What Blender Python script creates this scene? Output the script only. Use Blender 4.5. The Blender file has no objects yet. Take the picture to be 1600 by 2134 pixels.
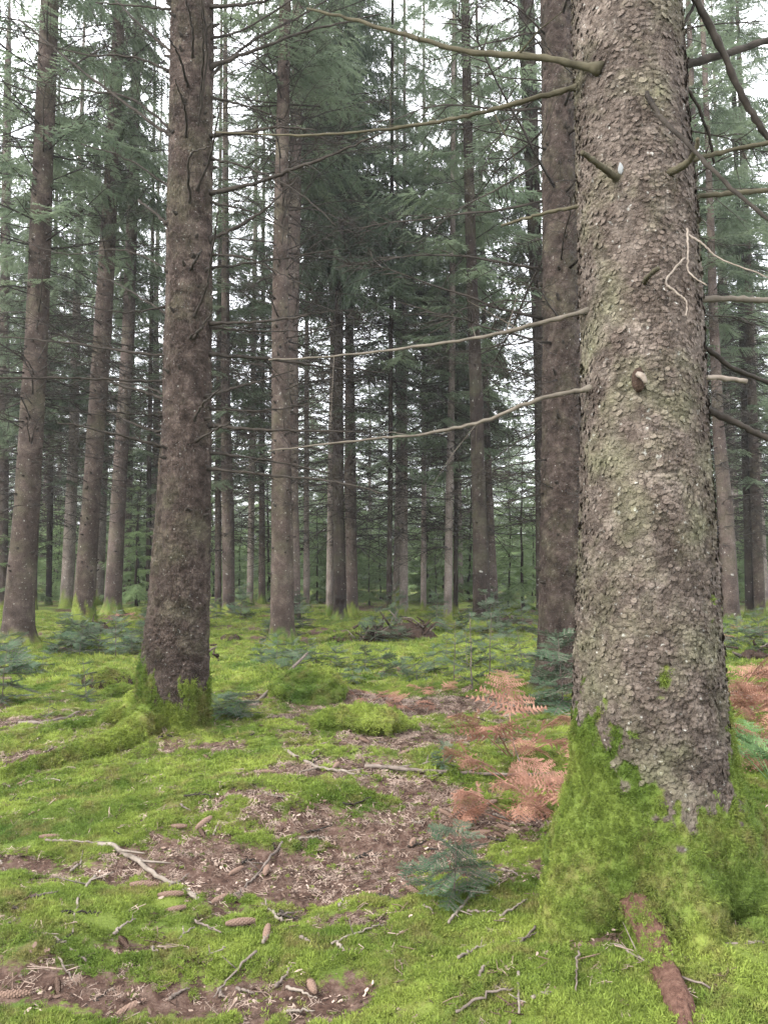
import bpy, math, random
import numpy as np
from mathutils import Matrix, Vector

random.seed(7)
RS = np.random.RandomState(11)
SC = bpy.context.scene
C = SC.collection
PI = math.pi

# ------------------------------------------------------------------ camera
F_PX, PX0, PY0 = 1603.0, 800.0, 1067.0
PITCH = math.radians(4.4)
CAM_H = 1.55
cam = bpy.data.cameras.new('camera')
cam.sensor_fit = 'VERTICAL'; cam.sensor_height = 34.6; cam.lens = 34.6 * F_PX / 2134.0
cam.clip_start = 0.05; cam.clip_end = 2000
camo = bpy.data.objects.new('camera', cam); C.objects.link(camo)
camo.location = (0, 0, CAM_H); camo.rotation_euler = (PI / 2 + PITCH, 0, 0)
SC.camera = camo

# ------------------------------------------------------------------ sky, sun, exposure
SUN_EL, SUN_AZ = math.radians(38), math.radians(232)
w = bpy.data.worlds.new('World'); SC.world = w; w.use_nodes = True
nt = w.node_tree; nt.nodes.clear()
sky = nt.nodes.new('ShaderNodeTexSky'); sky.sky_type = 'NISHITA'; sky.sun_disc = False
sky.sun_elevation = SUN_EL; sky.sun_rotation = SUN_AZ; sky.dust_density = 3.0
mx = nt.nodes.new('ShaderNodeMix'); mx.data_type = 'RGBA'
mx.inputs[0].default_value = 0.82
mx.inputs[7].default_value = (9.7, 9.8, 10.2, 1)          # even white overcast
bg = nt.nodes.new('ShaderNodeBackground'); bg.inputs[1].default_value = 0.11
wo = nt.nodes.new('ShaderNodeOutputWorld')
nt.links.new(sky.outputs[0], mx.inputs[6]); nt.links.new(mx.outputs[2], bg.inputs[0]); nt.links.new(bg.outputs[0], wo.inputs[0])
sun = bpy.data.lights.new('sun', 'SUN'); sun.energy = 1.3; sun.angle = math.radians(16); sun.color = (1, 0.97, 0.92)
suno = bpy.data.objects.new('sun', sun); C.objects.link(suno)
sd = Vector((math.sin(SUN_AZ) * math.cos(SUN_EL), math.cos(SUN_AZ) * math.cos(SUN_EL), math.sin(SUN_EL)))
suno.rotation_euler = sd.to_track_quat('Z', 'Y').to_euler(); suno.location = sd * 60
SC.view_settings.view_transform = 'Standard'; SC.view_settings.look = 'None'
SC.view_settings.exposure = 2.2; SC.view_settings.gamma = 1.0
SC.cycles.use_denoising = True; SC.cycles.denoiser = 'OPENIMAGEDENOISE'; SC.cycles.denoising_input_passes = 'RGB_ALBEDO_NORMAL'; SC.cycles.denoising_prefilter = 'NONE'; SC.cycles.max_bounces = 5; SC.cycles.diffuse_bounces = 3; SC.cycles.glossy_bounces = 1; SC.cycles.volume_bounces = 0; SC.cycles.transmission_bounces = 3

# ------------------------------------------------------------------ noise and pixel helpers
def _h(ix, iy, s=0):
    a = (ix.astype(np.int64) * 374761393 + iy.astype(np.int64) * 668265263 + s * 974711) & 0xffffffff
    a = ((a ^ (a >> 13)) * 1274126177) & 0xffffffff
    a = ((a ^ (a >> 16)) * 2246822519) & 0xffffffff
    return ((a ^ (a >> 15)) & 0xffffff) / float(0xffffff)
def vn(x, y, s=0):
    x = np.asarray(x, float); y = np.asarray(y, float)
    ix = np.floor(x); iy = np.floor(y); fx = x - ix; fy = y - iy
    fx = fx * fx * (3 - 2 * fx); fy = fy * fy * (3 - 2 * fy)
    a = _h(ix, iy, s); b = _h(ix + 1, iy, s); c = _h(ix, iy + 1, s); d = _h(ix + 1, iy + 1, s)
    return (a + (b - a) * fx) * (1 - fy) + (c + (d - c) * fx) * fy
def fbm(x, y, o=3, s=0):
    r = 0; a = 0.5; t = 0
    for k in range(o):
        r = r + a * vn(x * 2 ** k, y * 2 ** k, s + k); t += a; a *= 0.5
    return r / t
def sstep(a, b, x):
    t = np.clip((x - a) / (b - a), 0, 1); return t * t * (3 - 2 * t)
def worley(u, v, nu=None, s=0):
    iu = np.floor(u); iv = np.floor(v)
    f1 = np.full(u.shape, 9.0); f2 = np.full(u.shape, 9.0); cid = np.zeros(u.shape); du = np.zeros(u.shape); dv = np.zeros(u.shape)
    for a in (-1, 0, 1):
        for b in (-1, 0, 1):
            cu = iu + a; cv = iv + b
            hu = np.mod(cu, nu) if nu else cu
            pu = cu + 0.1 + 0.8 * _h(hu, cv, s); pv = cv + 0.1 + 0.8 * _h(hu, cv, s + 5)
            d = np.hypot(u - pu, v - pv)
            n = d < f1
            f2 = np.where(n, f1, np.minimum(f2, d))
            cid = np.where(n, _h(hu, cv, s + 9), cid); du = np.where(n, u - pu, du); dv = np.where(n, v - pv, dv)
            f1 = np.where(n, d, f1)
    return f1, f2, cid, du, dv
def ray(px, py):
    cx = (px - PX0) / F_PX; cy = (PY0 - py) / F_PX
    return np.array([cx, math.cos(PITCH) - cy * math.sin(PITCH), math.sin(PITCH) + cy * math.cos(PITCH)])
def P(px, py, d):
    r = ray(px, py); return np.array([0, 0, CAM_H]) + r * (d / r[1])
MOUNDS = [(1.42, 3.35, 1.0, 0.8, 0.20), (0.75, 2.7, 0.8, 0.6, 0.10), (-2.0, 7.3, 1.3, 1.0, 0.14), (-1.2, 4.9, 1.4, 0.4, 0.09), (-0.2, 5.6, 0.6, 0.35, 0.07),
          (-0.75, 9.3, 0.75, 0.6, 0.20), (-0.25, 7.4, 0.5, 0.4, 0.10), (0.1, 4.4, 0.6, 0.4, -0.06), (-0.4, 3.8, 0.8, 0.35, -0.05), (2.1, 10, 1.5, 1.2, 0.1), (-1.6, 3.3, 0.7, 0.5, 0.04)]
def H(x, y):
    x = np.asarray(x, float); y = np.asarray(y, float)
    z = 0.22 * (fbm(x * 0.33 + 3, y * 0.33, 2, 3) - 0.5) + 0.10 * (fbm(x * 1.1, y * 1.1 + 7, 2, 8) - 0.5) + 0.075 * (fbm(x * 3.1 + 2, y * 3.1, 2, 18) - 0.5)
    z = z + 0.8 * (fbm(x * 0.06, y * 0.06, 2, 21) - 0.5) * sstep(14, 45, y)
    for mx_, my_, rx, ry, h in MOUNDS:
        z = z + h * np.exp(-(((x - mx_) / rx) ** 2 + ((y - my_) / ry) ** 2))
    return z
_TS = 1.5 * 1.006 ** np.arange(735)
def G(px, py):
    r = ray(px, py); q = np.array([0, 0, CAM_H]) + r * _TS[:, None]
    k = np.nonzero(q[:, 2] < H(q[:, 0], q[:, 1]))[0]
    p = q[k[0] if len(k) else -1].copy(); p[2] = float(H(p[0], p[1])); return p

# ------------------------------------------------------------------ mesh helpers
def mesh(name, V, Fs, mats, midx=None, smooth=True, attrs=None):
    """V (n,3); Fs list of int arrays (m,k)"""
    V = np.asarray(V, np.float32); Fs = [np.asarray(f, np.int32) for f in (Fs if isinstance(Fs, list) else [Fs]) if len(f)]
    m = bpy.data.meshes.new(name)
    m.vertices.add(len(V)); m.vertices.foreach_set('co', V.ravel())
    nl = sum(f.size for f in Fs); npoly = sum(len(f) for f in Fs)
    m.loops.add(nl); m.polygons.add(npoly)
    m.loops.foreach_set('vertex_index', np.concatenate([f.ravel() for f in Fs]))
    tot = np.concatenate([np.full(len(f), f.shape[1], np.int32) for f in Fs])
    st = np.concatenate([[0], np.cumsum(tot)[:-1]]).astype(np.int32)
    m.polygons.foreach_set('loop_start', st)
    m.polygons.foreach_set('use_smooth', np.full(npoly, smooth, bool))
    if midx is not None: m.polygons.foreach_set('material_index', np.asarray(midx, np.int32))
    for k in (mats if isinstance(mats, (list, tuple)) else [mats]): m.materials.append(k)
    for k, a in (attrs or {}).items():
        at = m.attributes.new(k, 'FLOAT', 'POINT'); at.data.foreach_set('value', np.asarray(a, np.float32))
    m.update(calc_edges=True)
    return m
def link(name, data, parent=None, loc=None):
    o = bpy.data.objects.new(name, data); C.objects.link(o)
    if parent is not None: o.parent = parent
    if loc is not None: o.location = loc
    return o
def tag(o, label=None, cat=None, group=None, kind=None):
    if label: o['label'] = label
    if cat: o['category'] = cat
    if group: o['group'] = group
    if kind: o['kind'] = kind
    return o
def thing(name, label, cat, loc=(0, 0, 0), group=None, rz=0, s=1):
    o = link(name, None, None, loc); o.rotation_euler.z = rz; o.scale = (s, s, s); o.empty_display_size = 0.1
    return tag(o, label, cat, group)
def join(parts):
    V = []; Fq = {}; n = 0
    for v, fs in parts:
        for f in (fs if isinstance(fs, list) else [fs]):
            if len(f): Fq.setdefault(f.shape[1], []).append(f + n)
        V.append(v); n += len(v)
    return np.concatenate(V), [np.concatenate(x) for x in Fq.values()]
def inst(V, Fs, M):
    """copy mesh by matrices M (n,3,4)"""
    n = len(M); W = np.einsum('nij,vj->nvi', M[:, :, :3], V) + M[:, None, :, 3]
    off = (np.arange(n) * len(V))[:, None, None]
    return W.reshape(-1, 3), [(f[None] + off).reshape(-1, f.shape[1]) for f in (Fs if isinstance(Fs, list) else [Fs])]
def frames(pts):
    pts = np.asarray(pts, float); t = np.gradient(pts, axis=0); t /= np.linalg.norm(t, axis=1)[:, None] + 1e-9
    up = np.array([0, 0, 1.0]) if abs(t[0][2]) < 0.9 else np.array([1.0, 0, 0])
    a = np.cross(t, up); a /= np.linalg.norm(a, axis=1)[:, None] + 1e-9
    return t, a, np.cross(a, t)
def tube(pts, rad, k=5, cap=True):
    pts = np.asarray(pts, float); n = len(pts); rad = np.broadcast_to(np.asarray(rad, float), (n,))
    t, a, b = frames(pts); th = np.arange(k) * 2 * PI / k
    V = pts[:, None] + rad[:, None, None] * (a[:, None] * np.cos(th)[None, :, None] + b[:, None] * np.sin(th)[None, :, None])
    i = np.arange(n - 1)[:, None] * k; j = np.arange(k)[None]; j2 = (j + 1) % k
    Fq = np.stack([i + j, i + j2, i + k + j2, i + k + j], -1).reshape(-1, 4)
    V = V.reshape(-1, 3); Fs = [Fq]
    if cap:
        V = np.vstack([V, pts[:1], pts[-1:]]); c0 = n * k; j = np.arange(k)
        Fs.append(np.concatenate([np.stack([np.full(k, c0), (j + 1) % k, j], -1), np.stack([np.full(k, c0 + 1), (n - 1) * k + j, (n - 1) * k + (j + 1) % k], -1)]))
    return V, Fs
def smooth_path(pts, n):
    """Catmull-Rom through the points"""
    p = np.asarray(pts, float)
    if len(p) < 3: return p[0] + (p[-1] - p[0]) * np.linspace(0, 1, n)[:, None]
    q = np.vstack([2 * p[0] - p[1], p, 2 * p[-1] - p[-2]]); out = []
    for s in np.linspace(0, len(p) - 1 - 1e-6, n):
        i = int(s); f = s - i; a, b, c, d = q[i:i + 4]
        out.append(0.5 * ((2 * b) + (-a + c) * f + (2 * a - 5 * b + 4 * c - d) * f * f + (-a + 3 * b - 3 * c + d) * f ** 3))
    return np.array(out)
def basis(x, up):
    """matrices whose columns are x, y, z with x given and z near up"""
    x = x / np.linalg.norm(x, axis=-1, keepdims=True)
    y = np.cross(up, x); y /= np.linalg.norm(y, axis=-1, keepdims=True) + 1e-9
    return np.stack([x, y, np.cross(x, y)], -1)

# ------------------------------------------------------------------ materials
def newmat(name):
    m = bpy.data.materials.new(name); m.use_nodes = True; n = m.node_tree; n.nodes.clear()
    out = n.nodes.new('ShaderNodeOutputMaterial'); b = n.nodes.new('ShaderNodeBsdfPrincipled')
    b.inputs['Roughness'].default_value = 0.85; b.inputs['Specular IOR Level'].default_value = 0.08
    n.links.new(b.outputs[0], out.inputs[0]); return m, n, b, out
def N(n, t, **kw):
    x = n.nodes.new(t)
    for k, v in kw.items(): setattr(x, k, v)
    return x
def noise(n, co, scale, detail=4, rough=0.6):
    x = N(n, 'ShaderNodeTexNoise'); x.inputs['Scale'].default_value = scale; x.inputs['Detail'].default_value = detail; x.inputs['Roughness'].default_value = rough
    if co is not None: n.links.new(co, x.inputs['Vector'])
    return x.outputs[0]
def ramp(n, fac, stops):
    x = N(n, 'ShaderNodeValToRGB'); n.links.new(fac, x.inputs[0]); e = x.color_ramp.elements
    while len(e) < len(stops): e.new(0.5)
    for el, (p, c) in zip(e, stops): el.position = p; el.color = (c, c, c, 1) if isinstance(c, (int, float)) else (*c, 1)
    return x.outputs[0]
def mix(n, fac, a, b, bt='MIX'):
    x = N(n, 'ShaderNodeMix', data_type='RGBA', blend_type=bt)
    for i, v in ((0, fac), (6, a), (7, b)):
        if hasattr(v, 'links'): n.links.new(v, x.inputs[i])
        elif i == 0: x.inputs[0].default_value = v
        else: x.inputs[i].default_value = (*v, 1)
    return x.outputs[2]
def bump(n, h, strength, dist, b, prev=None):
    x = N(n, 'ShaderNodeBump'); x.inputs['Strength'].default_value = strength; x.inputs['Distance'].default_value = dist
    n.links.new(h, x.inputs['Height'])
    if prev is not None: n.links.new(prev, x.inputs['Normal'])
    if b is not None: n.links.new(x.outputs[0], b.inputs['Normal'])
    return x.outputs[0]
def coords(n, kind='Object', sc=None):
    t = N(n, 'ShaderNodeTexCoord').outputs[kind]
    if sc:
        mp = N(n, 'ShaderNodeMapping'); mp.inputs['Scale'].default_value = sc; n.links.new(t, mp.inputs[0]); t = mp.outputs[0]
    return t
def wpos(n): return N(n, 'ShaderNodeNewGeometry').outputs['Position']

MOSS_A, MOSS_B, MOSS_C, MOSS_D = (0.085, 0.13, 0.024), (0.215, 0.265, 0.055), (0.17, 0.14, 0.058), (0.062, 0.115, 0.026)
def moss_color(n, dark=1.0):
    p = wpos(n)
    a = ramp(n, noise(n, p, 1.7, 3), [(0.35, tuple(c * dark for c in MOSS_A)), (0.62, tuple(c * dark for c in MOSS_B))])
    a = mix(n, ramp(n, noise(n, p, 0.8, 4), [(0.5, 0.0), (0.66, 0.7)]), a, tuple(c * dark for c in MOSS_D))
    b = ramp(n, noise(n, p, 4.1, 5, 0.7), [(0.50, 0.0), (0.68, 0.85)])
    return mix(n, b, a, tuple(c * dark for c in MOSS_C))

def bark_mat(name, c0, c1, c2, scale=1.0, bstr=0.6, mossy=True, plates=30, tone=False, lo=.45, hi=1.0, algae=.25):
    m, n, b, out = newmat(name); co = coords(n, 'Object')
    col = ramp(n, noise(n, co, 9 * scale, 6, 0.7), [(0.28, c0), (0.5, c1), (0.72, c2)])
    fine = noise(n, co, 95 * scale, 4, 0.7)
    col = mix(n, 0.65, col, ramp(n, fine, [(0.3, lo), (0.7, hi)]), 'MULTIPLY')
    # pale lichen flecks and a green algae film
    fl = ramp(n, noise(n, co, 42 * scale, 3, 0.5), [(0.66, 0.0), (0.74, 0.6)])
    col = mix(n, fl, col, (0.36, 0.36, 0.33))
    col = mix(n, 1.0, col, ramp(n, noise(n, co, 2.0, 3), [(0.3, 0.72), (0.7, 1.22)]), 'MULTIPLY')
    al = ramp(n, noise(n, co, 2.6 * scale + .6, 4), [(0.48, 0.0), (0.74, algae)])
    col = mix(n, al, col, (0.13, 0.14, 0.075))
    tn = N(n, 'ShaderNodeAttribute', attribute_name='tone').outputs['Fac']
    if tone: col = mix(n, 1.0, col, ramp(n, tn, [(0.0, 0.42), (1.0, 1.32)]), 'MULTIPLY')
    if mossy:
        at = N(n, 'ShaderNodeAttribute', attribute_name='moss').outputs['Fac']
        col = mix(n, at, col, moss_color(n, 0.6))
    n.links.new(col, b.inputs['Base Color'])
    vo = N(n, 'ShaderNodeTexVoronoi', feature='DISTANCE_TO_EDGE'); vo.inputs['Scale'].default_value = plates
    wn = N(n, 'ShaderNodeMapping'); wn.inputs['Scale'].default_value = (1, 1, 0.75); n.links.new(co, wn.inputs[0])
    dn = mix(n, 0.06, wn.outputs[0], N(n, 'ShaderNodeTexNoise').outputs[1]) if False else wn.outputs[0]
    n.links.new(dn, vo.inputs['Vector'])
    e = ramp(n, vo.outputs['Distance'], [(0.0, 0.0), (0.16, 1.0)])
    p = bump(n, e, bstr, 0.012 / scale, None)
    bump(n, fine, bstr, 0.008, b, p)
    return m
def leaf_mat(name, ca, cb, trans=0.35, nscale=1.5, rough=0.6):
    m, n, b, out = newmat(name)
    oi = N(n, 'ShaderNodeObjectInfo').outputs['Random']
    f = noise(n, wpos(n), nscale, 3)
    col = ramp(n, f, [(0.3, ca), (0.7, cb)])
    v = N(n, 'ShaderNodeHueSaturation'); n.links.new(col, v.inputs['Color'])
    mr = N(n, 'ShaderNodeMapRange'); n.links.new(oi, mr.inputs[0]); mr.inputs[3].default_value = 0.75; mr.inputs[4].default_value = 1.25
    n.links.new(mr.outputs[0], v.inputs['Value'])
    n.links.new(v.outputs[0], b.inputs['Base Color']); b.inputs['Roughness'].default_value = rough
    t = N(n, 'ShaderNodeBsdfTranslucent'); n.links.new(v.outputs[0], t.inputs[0])
    s = N(n, 'ShaderNodeMixShader'); s.inputs[0].default_value = trans
    n.links.new(b.outputs[0], s.inputs[1]); n.links.new(t.outputs[0], s.inputs[2]); n.links.new(s.outputs[0], out.inputs[0])
    return m
def plain_mat(name, ca, cb, scale=8, bs=0.3, bd=0.004, rough=0.85):
    m, n, b, out = newmat(name); co = coords(n, 'Object')
    f = noise(n, co, scale, 5, 0.65)
    n.links.new(ramp(n, f, [(0.3, ca), (0.7, cb)]), b.inputs['Base Color']); b.inputs['Roughness'].default_value = rough
    bump(n, noise(n, co, scale * 6, 4), bs, bd, b)
    return m

M_BARK_NEAR = bark_mat('bark_near', (0.050, 0.038, 0.031), (0.094, 0.075, 0.062), (0.158, 0.132, 0.112), 1.0, 0.45, True, 60, True, algae=.5)
M_BARK_MID2 = bark_mat('bark_reddish', (0.024, 0.0175, 0.014), (0.058, 0.0435, 0.036), (0.118, 0.092, 0.078), 1.0, 0.8, True, 50, True, .3, 1.3)
M_BARK_MID = bark_mat('bark_mid', (0.024, 0.0175, 0.014), (0.058, 0.0435, 0.036), (0.118, 0.092, 0.078), 0.40, 0.55, True, 34, False, .28, 1.25)
M_BARK_FAR = bark_mat('bark_far', (0.034, 0.026, 0.022), (0.066, 0.05, 0.043), (0.115, 0.092, 0.08), 0.25, 0.35, True, 14, False, .3, 1.25)
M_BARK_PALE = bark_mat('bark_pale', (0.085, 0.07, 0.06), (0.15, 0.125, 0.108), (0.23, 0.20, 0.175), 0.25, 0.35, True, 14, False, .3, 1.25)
M_BARK_DARK = bark_mat('bark_dark', (0.012, 0.009, 0.0075), (0.025, 0.019, 0.016), (0.048, 0.037, 0.031), 0.25, 0.35, True, 14, False, .3, 1.25)
M_DEAD = plain_mat('dead_branch_wood', (0.014, 0.012, 0.010), (0.04, 0.034, 0.028), 14)
M_DEAD_GREEN = plain_mat('dead_branch_green', (0.028, 0.025, 0.016), (0.075, 0.067, 0.044), 10)
M_DEAD_GREY = plain_mat('dead_branch_grey', (0.05, 0.043, 0.034), (0.12, 0.105, 0.085), 10)
M_PALE_WOOD = plain_mat('pale_wood', (0.10, 0.082, 0.066), (0.21, 0.18, 0.15), 20)
M_TWIG = plain_mat('twig_wood', (0.06, 0.047, 0.04), (0.17, 0.14, 0.118), 15)
M_CONE = plain_mat('cone_scale', (0.09, 0.055, 0.042), (0.21, 0.145, 0.11), 40, 0.4)
M_ROT = plain_mat('rotten_wood', (0.018, 0.012, 0.009), (0.06, 0.04, 0.03), 12, 0.8, 0.02)
M_REDROOT = plain_mat('bare_root', (0.09, 0.045, 0.034), (0.26, 0.15, 0.11), 45, 1.0, 0.03)
M_RESIN = plain_mat('resin', (0.13, 0.135, 0.135), (0.24, 0.25, 0.25), 30, 0.4)
M_NEEDLE = leaf_mat('spruce_needles', (0.064, 0.088, 0.057), (0.17, 0.21, 0.13), 0.6, 0.7)
M_NEEDLE_DARK = leaf_mat('hanging_spruce_needles', (0.034, 0.048, 0.032), (0.085, 0.11, 0.072), 0.45, 0.7)
M_NEEDLE_Y = leaf_mat('young_needles', (0.10, 0.15, 0.065), (0.21, 0.28, 0.13), 0.5, 0.9)
M_FIR = leaf_mat('fir_needles', (0.030, 0.060, 0.034), (0.09, 0.14, 0.08), 0.3, 6)
M_FERN_BROWN = leaf_mat('withered_fern', (0.17, 0.08, 0.055), (0.36, 0.205, 0.145), 0.35, 9)
M_FERN_GREEN = leaf_mat('green_fern', (0.07, 0.14, 0.045), (0.15, 0.23, 0.10), 0.4, 6)
def moss_mat(nm='moss_tuft', dark=1.0):
    m, n, b, out = newmat(nm)
    c = moss_color(n, dark); oi = N(n, 'ShaderNodeObjectInfo').outputs['Random']
    v = N(n, 'ShaderNodeHueSaturation'); n.links.new(c, v.inputs['Color'])
    mr = N(n, 'ShaderNodeMapRange'); n.links.new(oi, mr.inputs[0]); mr.inputs[3].default_value = 0.7; mr.inputs[4].default_value = 1.3
    n.links.new(mr.outputs[0], v.inputs['Value']); n.links.new(v.outputs[0], b.inputs['Base Color'])
    t = N(n, 'ShaderNodeBsdfTranslucent'); n.links.new(v.outputs[0], t.inputs[0])
    s = N(n, 'ShaderNodeMixShader'); s.inputs[0].default_value = 0.35
    n.links.new(b.outputs[0], s.inputs[1]); n.links.new(t.outputs[0], s.inputs[2]); n.links.new(s.outputs[0], out.inputs[0])
    return m
M_MOSS = moss_mat(); M_MOSS_TRUNK = moss_mat('trunk_moss', .85)
M_MOSSBASE, _n, _b, _ = newmat('moss_cushion'); _n.links.new(moss_color(_n, .55), _b.inputs['Base Color']); bump(_n, noise(_n, wpos(_n), 70, 5, .7), .8, .02, _b)
def litter_mat():
    m, n, b, out = newmat('needle_litter'); oi = N(n, 'ShaderNodeObjectInfo').outputs['Random']
    n.links.new(ramp(n, oi, [(0.0, (0.03, 0.018, 0.014)), (0.45, (0.125, 0.085, 0.064)), (1.0, (0.31, 0.24, 0.195))]), b.inputs['Base Color']); return m
M_LITTER = litter_mat()
def ground_mat():
    m, n, b, out = newmat('forest_floor'); p = wpos(n)
    soil = ramp(n, noise(n, p, 16, 6, 0.7), [(0.3, (0.022, 0.013, 0.010)), (0.48, (0.075, 0.045, 0.034)), (0.72, (0.17, 0.118, 0.092))])
    at = N(n, 'ShaderNodeAttribute', attribute_name='moss').outputs['Fac']
    f = N(n, 'ShaderNodeMath', operation='ADD'); n.links.new(at, f.inputs[0])
    q = N(n, 'ShaderNodeMapRange'); n.links.new(noise(n, p, 22, 5, 0.7), q.inputs[0]); q.inputs[1].default_value = 0.3; q.inputs[2].default_value = 0.7
    q.inputs[3].default_value = -0.35; q.inputs[4].default_value = 0.35; n.links.new(q.outputs[0], f.inputs[1])
    k = ramp(n, f.outputs[0], [(0.38, 0.0), (0.62, 1.0)])
    n.links.new(mix(n, k, soil, moss_color(n, 0.75)), b.inputs['Base Color'])
    h1 = bump(n, noise(n, p, 60, 6, 0.75), 0.8, 0.03, None); bump(n, noise(n, p, 9, 4), 0.5, 0.06, b, h1)
    return m
M_GROUND = ground_mat()

# ------------------------------------------------------------------ forest floor
BARE = [(450, 1790, .45, .22), (640, 1850, .40, .13), (520, 1830, .4, .16), (600, 1715, .28, .12), (720, 1590, .6, .35), (840, 1540, .6, .4), (40, 1590, .45, .2), (420, 1565, .35, .12),
        (960, 1720, .45, .3), (820, 1790, .45, .22), (90, 2060, .35, .12), (510, 2065, .2, .09), (715, 2075, .14, .1), (60, 1815, .22, .08), (560, 1660, .3, .1), (260, 1985, .13, .07), (470, 2110, .4, .08),
        (1250, 1975, .12, .05), (1000, 1480, .5, .4), (850, 1470, .5, .5), (200, 2090, .4, .09), (900, 1650, .5, .2), (1090, 1720, .3, .2), (760, 1470, .4, .3), (470, 1900, .16, .08), (1040, 1300, 3, 2), (620, 1500, .4, .25)]
LUSH = [(900, 2000, .7, .3), (250, 1720, .9, .25), (80, 1700, .6, .2), (700, 1660, .5, .14), (1100, 1880, .4, .2), (600, 1980, .3, .1), (300, 1880, .5, .15), (480, 1590, .4, .15), (740, 1500, .35, .2),
        (1350, 2050, .8, .3), (250, 1400, 1.2, 1.2), (500, 1400, 1, 1.2), (650, 1420, .7, .7), (850, 1350, 1.6, 2), (120, 1890, .5, .12), (700, 1900, .2, .08), (1000, 1950, .4, .2), (150, 1585, .4, .1)]
BARE = [(*G(a, b)[:2], c, d) for a, b, c, d in BARE]; LUSH = [(*G(a, b)[:2], c, d) for a, b, c, d in LUSH]
def MO(x, y):
    x = np.asarray(x, float); y = np.asarray(y, float)
    m = 0.67 + 1.5 * (fbm(x * 0.9 + 5, y * 0.9, 4, 31) - 0.5) + 1.0 * (fbm(x * 5, y * 5, 3, 77) - 0.5) + 0.7 * (fbm(x * 17, y * 17, 2, 55) - 0.5)
    for cx, cy, rx, ry in BARE: m = m - 0.68 * np.exp(-(((x - cx) / rx) ** 2 + ((y - cy) / ry) ** 2))
    for cx, cy, rx, ry in LUSH: m = m + 0.55 * np.exp(-(((x - cx) / rx) ** 2 + ((y - cy) / ry) ** 2))
    return np.clip(m, 0, 1)
nr, nc = 340, 360
yy = -5 + 7.4 * (np.exp(np.linspace(0, 1, nr) * math.log(150 / 7.4 + 1)) - 1)
tt = np.linspace(-1, 1, nc); uu = 0.35 * tt + 1.25 * tt ** 3
Y, U = np.meshgrid(yy, uu, indexing='ij'); X = U * (3.0 + 0.85 * (Y + 5))
mo = MO(X, Y)
Z = H(X, Y) + mo * 0.03 * sstep(0.3, 0.7, mo) + 0.055 * (fbm(X * 7, Y * 7, 3, 5) - 0.5) * (Y < 14)
i = np.arange(nr - 1)[:, None] * nc; j = np.arange(nc - 1)[None]
Fg = np.stack([i + j, i + j + 1, i + nc + j + 1, i + nc + j], -1).reshape(-1, 4)
tag(link('ground', mesh('ground', np.stack([X, Y, Z], -1).reshape(-1, 3), Fg, M_GROUND, attrs={'moss': mo.ravel()})), 'mossy forest floor with brown needle litter', None, None, 'structure')
def HG(x, y):
    m_ = MO(x, y)
    return H(x, y) + m_ * 0.03 * sstep(0.3, 0.7, m_)

# ------------------------------------------------------------------ scattering of uncountable stuff (geometry nodes)
_groups = {}
def gn_group(srcs):
    key = tuple(o.name for o in srcs)
    if key in _groups: return _groups[key]
    g = bpy.data.node_groups.new('scatter', 'GeometryNodeTree')
    g.interface.new_socket('Geometry', in_out='INPUT', socket_type='NodeSocketGeometry')
    g.interface.new_socket('Geometry', in_out='OUTPUT', socket_type='NodeSocketGeometry')
    gi = g.nodes.new('NodeGroupInput'); go = g.nodes.new('NodeGroupOutput'); jn = g.nodes.new('GeometryNodeJoinGeometry')
    def attr(nm, t):
        a = g.nodes.new('GeometryNodeInputNamedAttribute'); a.data_type = t; a.inputs['Name'].default_value = nm; return a.outputs[0]
    rot = g.nodes.new('FunctionNodeEulerToRotation'); g.links.new(attr('rot', 'FLOAT_VECTOR'), rot.inputs[0]); scl = attr('scl', 'FLOAT'); var = attr('var', 'INT')
    for k, s in enumerate(srcs):
        cmpn = g.nodes.new('FunctionNodeCompare'); cmpn.data_type = 'INT'; cmpn.operation = 'EQUAL'
        ins = [q for q in cmpn.inputs if q.type == 'INT']; g.links.new(var, ins[0]); ins[1].default_value = k
        oi = g.nodes.new('GeometryNodeObjectInfo'); oi.inputs['Object'].default_value = s
        ip = g.nodes.new('GeometryNodeInstanceOnPoints')
        g.links.new(gi.outputs[0], ip.inputs['Points']); g.links.new(cmpn.outputs[0], ip.inputs['Selection']); g.links.new(oi.outputs['Geometry'], ip.inputs['Instance'])
        g.links.new(rot.outputs[0], ip.inputs['Rotation']); g.links.new(scl, ip.inputs['Scale']); g.links.new(ip.outputs[0], jn.inputs[0])
    g.links.new(jn.outputs[0], go.inputs[0]); _groups[key] = g; return g
def scatter(name, pts, nrm, scl, srcs, parent=None, tilt=0.25):
    n = len(pts); m = bpy.data.meshes.new(name); m.vertices.add(n); m.vertices.foreach_set('co', np.asarray(pts, np.float32).ravel())
    z = np.asarray(nrm, float) + RS.normal(0, tilt, (n, 3)); z /= np.linalg.norm(z, axis=1)[:, None]
    a = RS.normal(0, 1, (n, 3)); x = np.cross(a, z); x /= np.linalg.norm(x, axis=1)[:, None]; y = np.cross(z, x)
    e = np.stack([np.arctan2(y[:, 2], z[:, 2]), -np.arcsin(np.clip(x[:, 2], -1, 1)), np.arctan2(x[:, 1], x[:, 0])], -1)
    for nm, t, k, v in (('rot', 'FLOAT_VECTOR', 'vector', e), ('scl', 'FLOAT', 'value', scl), ('var', 'INT', 'value', RS.randint(0, len(srcs), n))):
        at = m.attributes.new(nm, t, 'POINT'); at.data.foreach_set(k, np.asarray(v, np.int32 if t == 'INT' else np.float32).ravel())
    o = link(name, m, parent); md = o.modifiers.new('scatter', 'NODES'); md.node_group = gn_group(srcs); o['kind'] = 'stuff'
    return o
def src(name, V, Fs, mat, **k): return bpy.data.objects.new(name, mesh(name, V, Fs, mat, **k))
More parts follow.
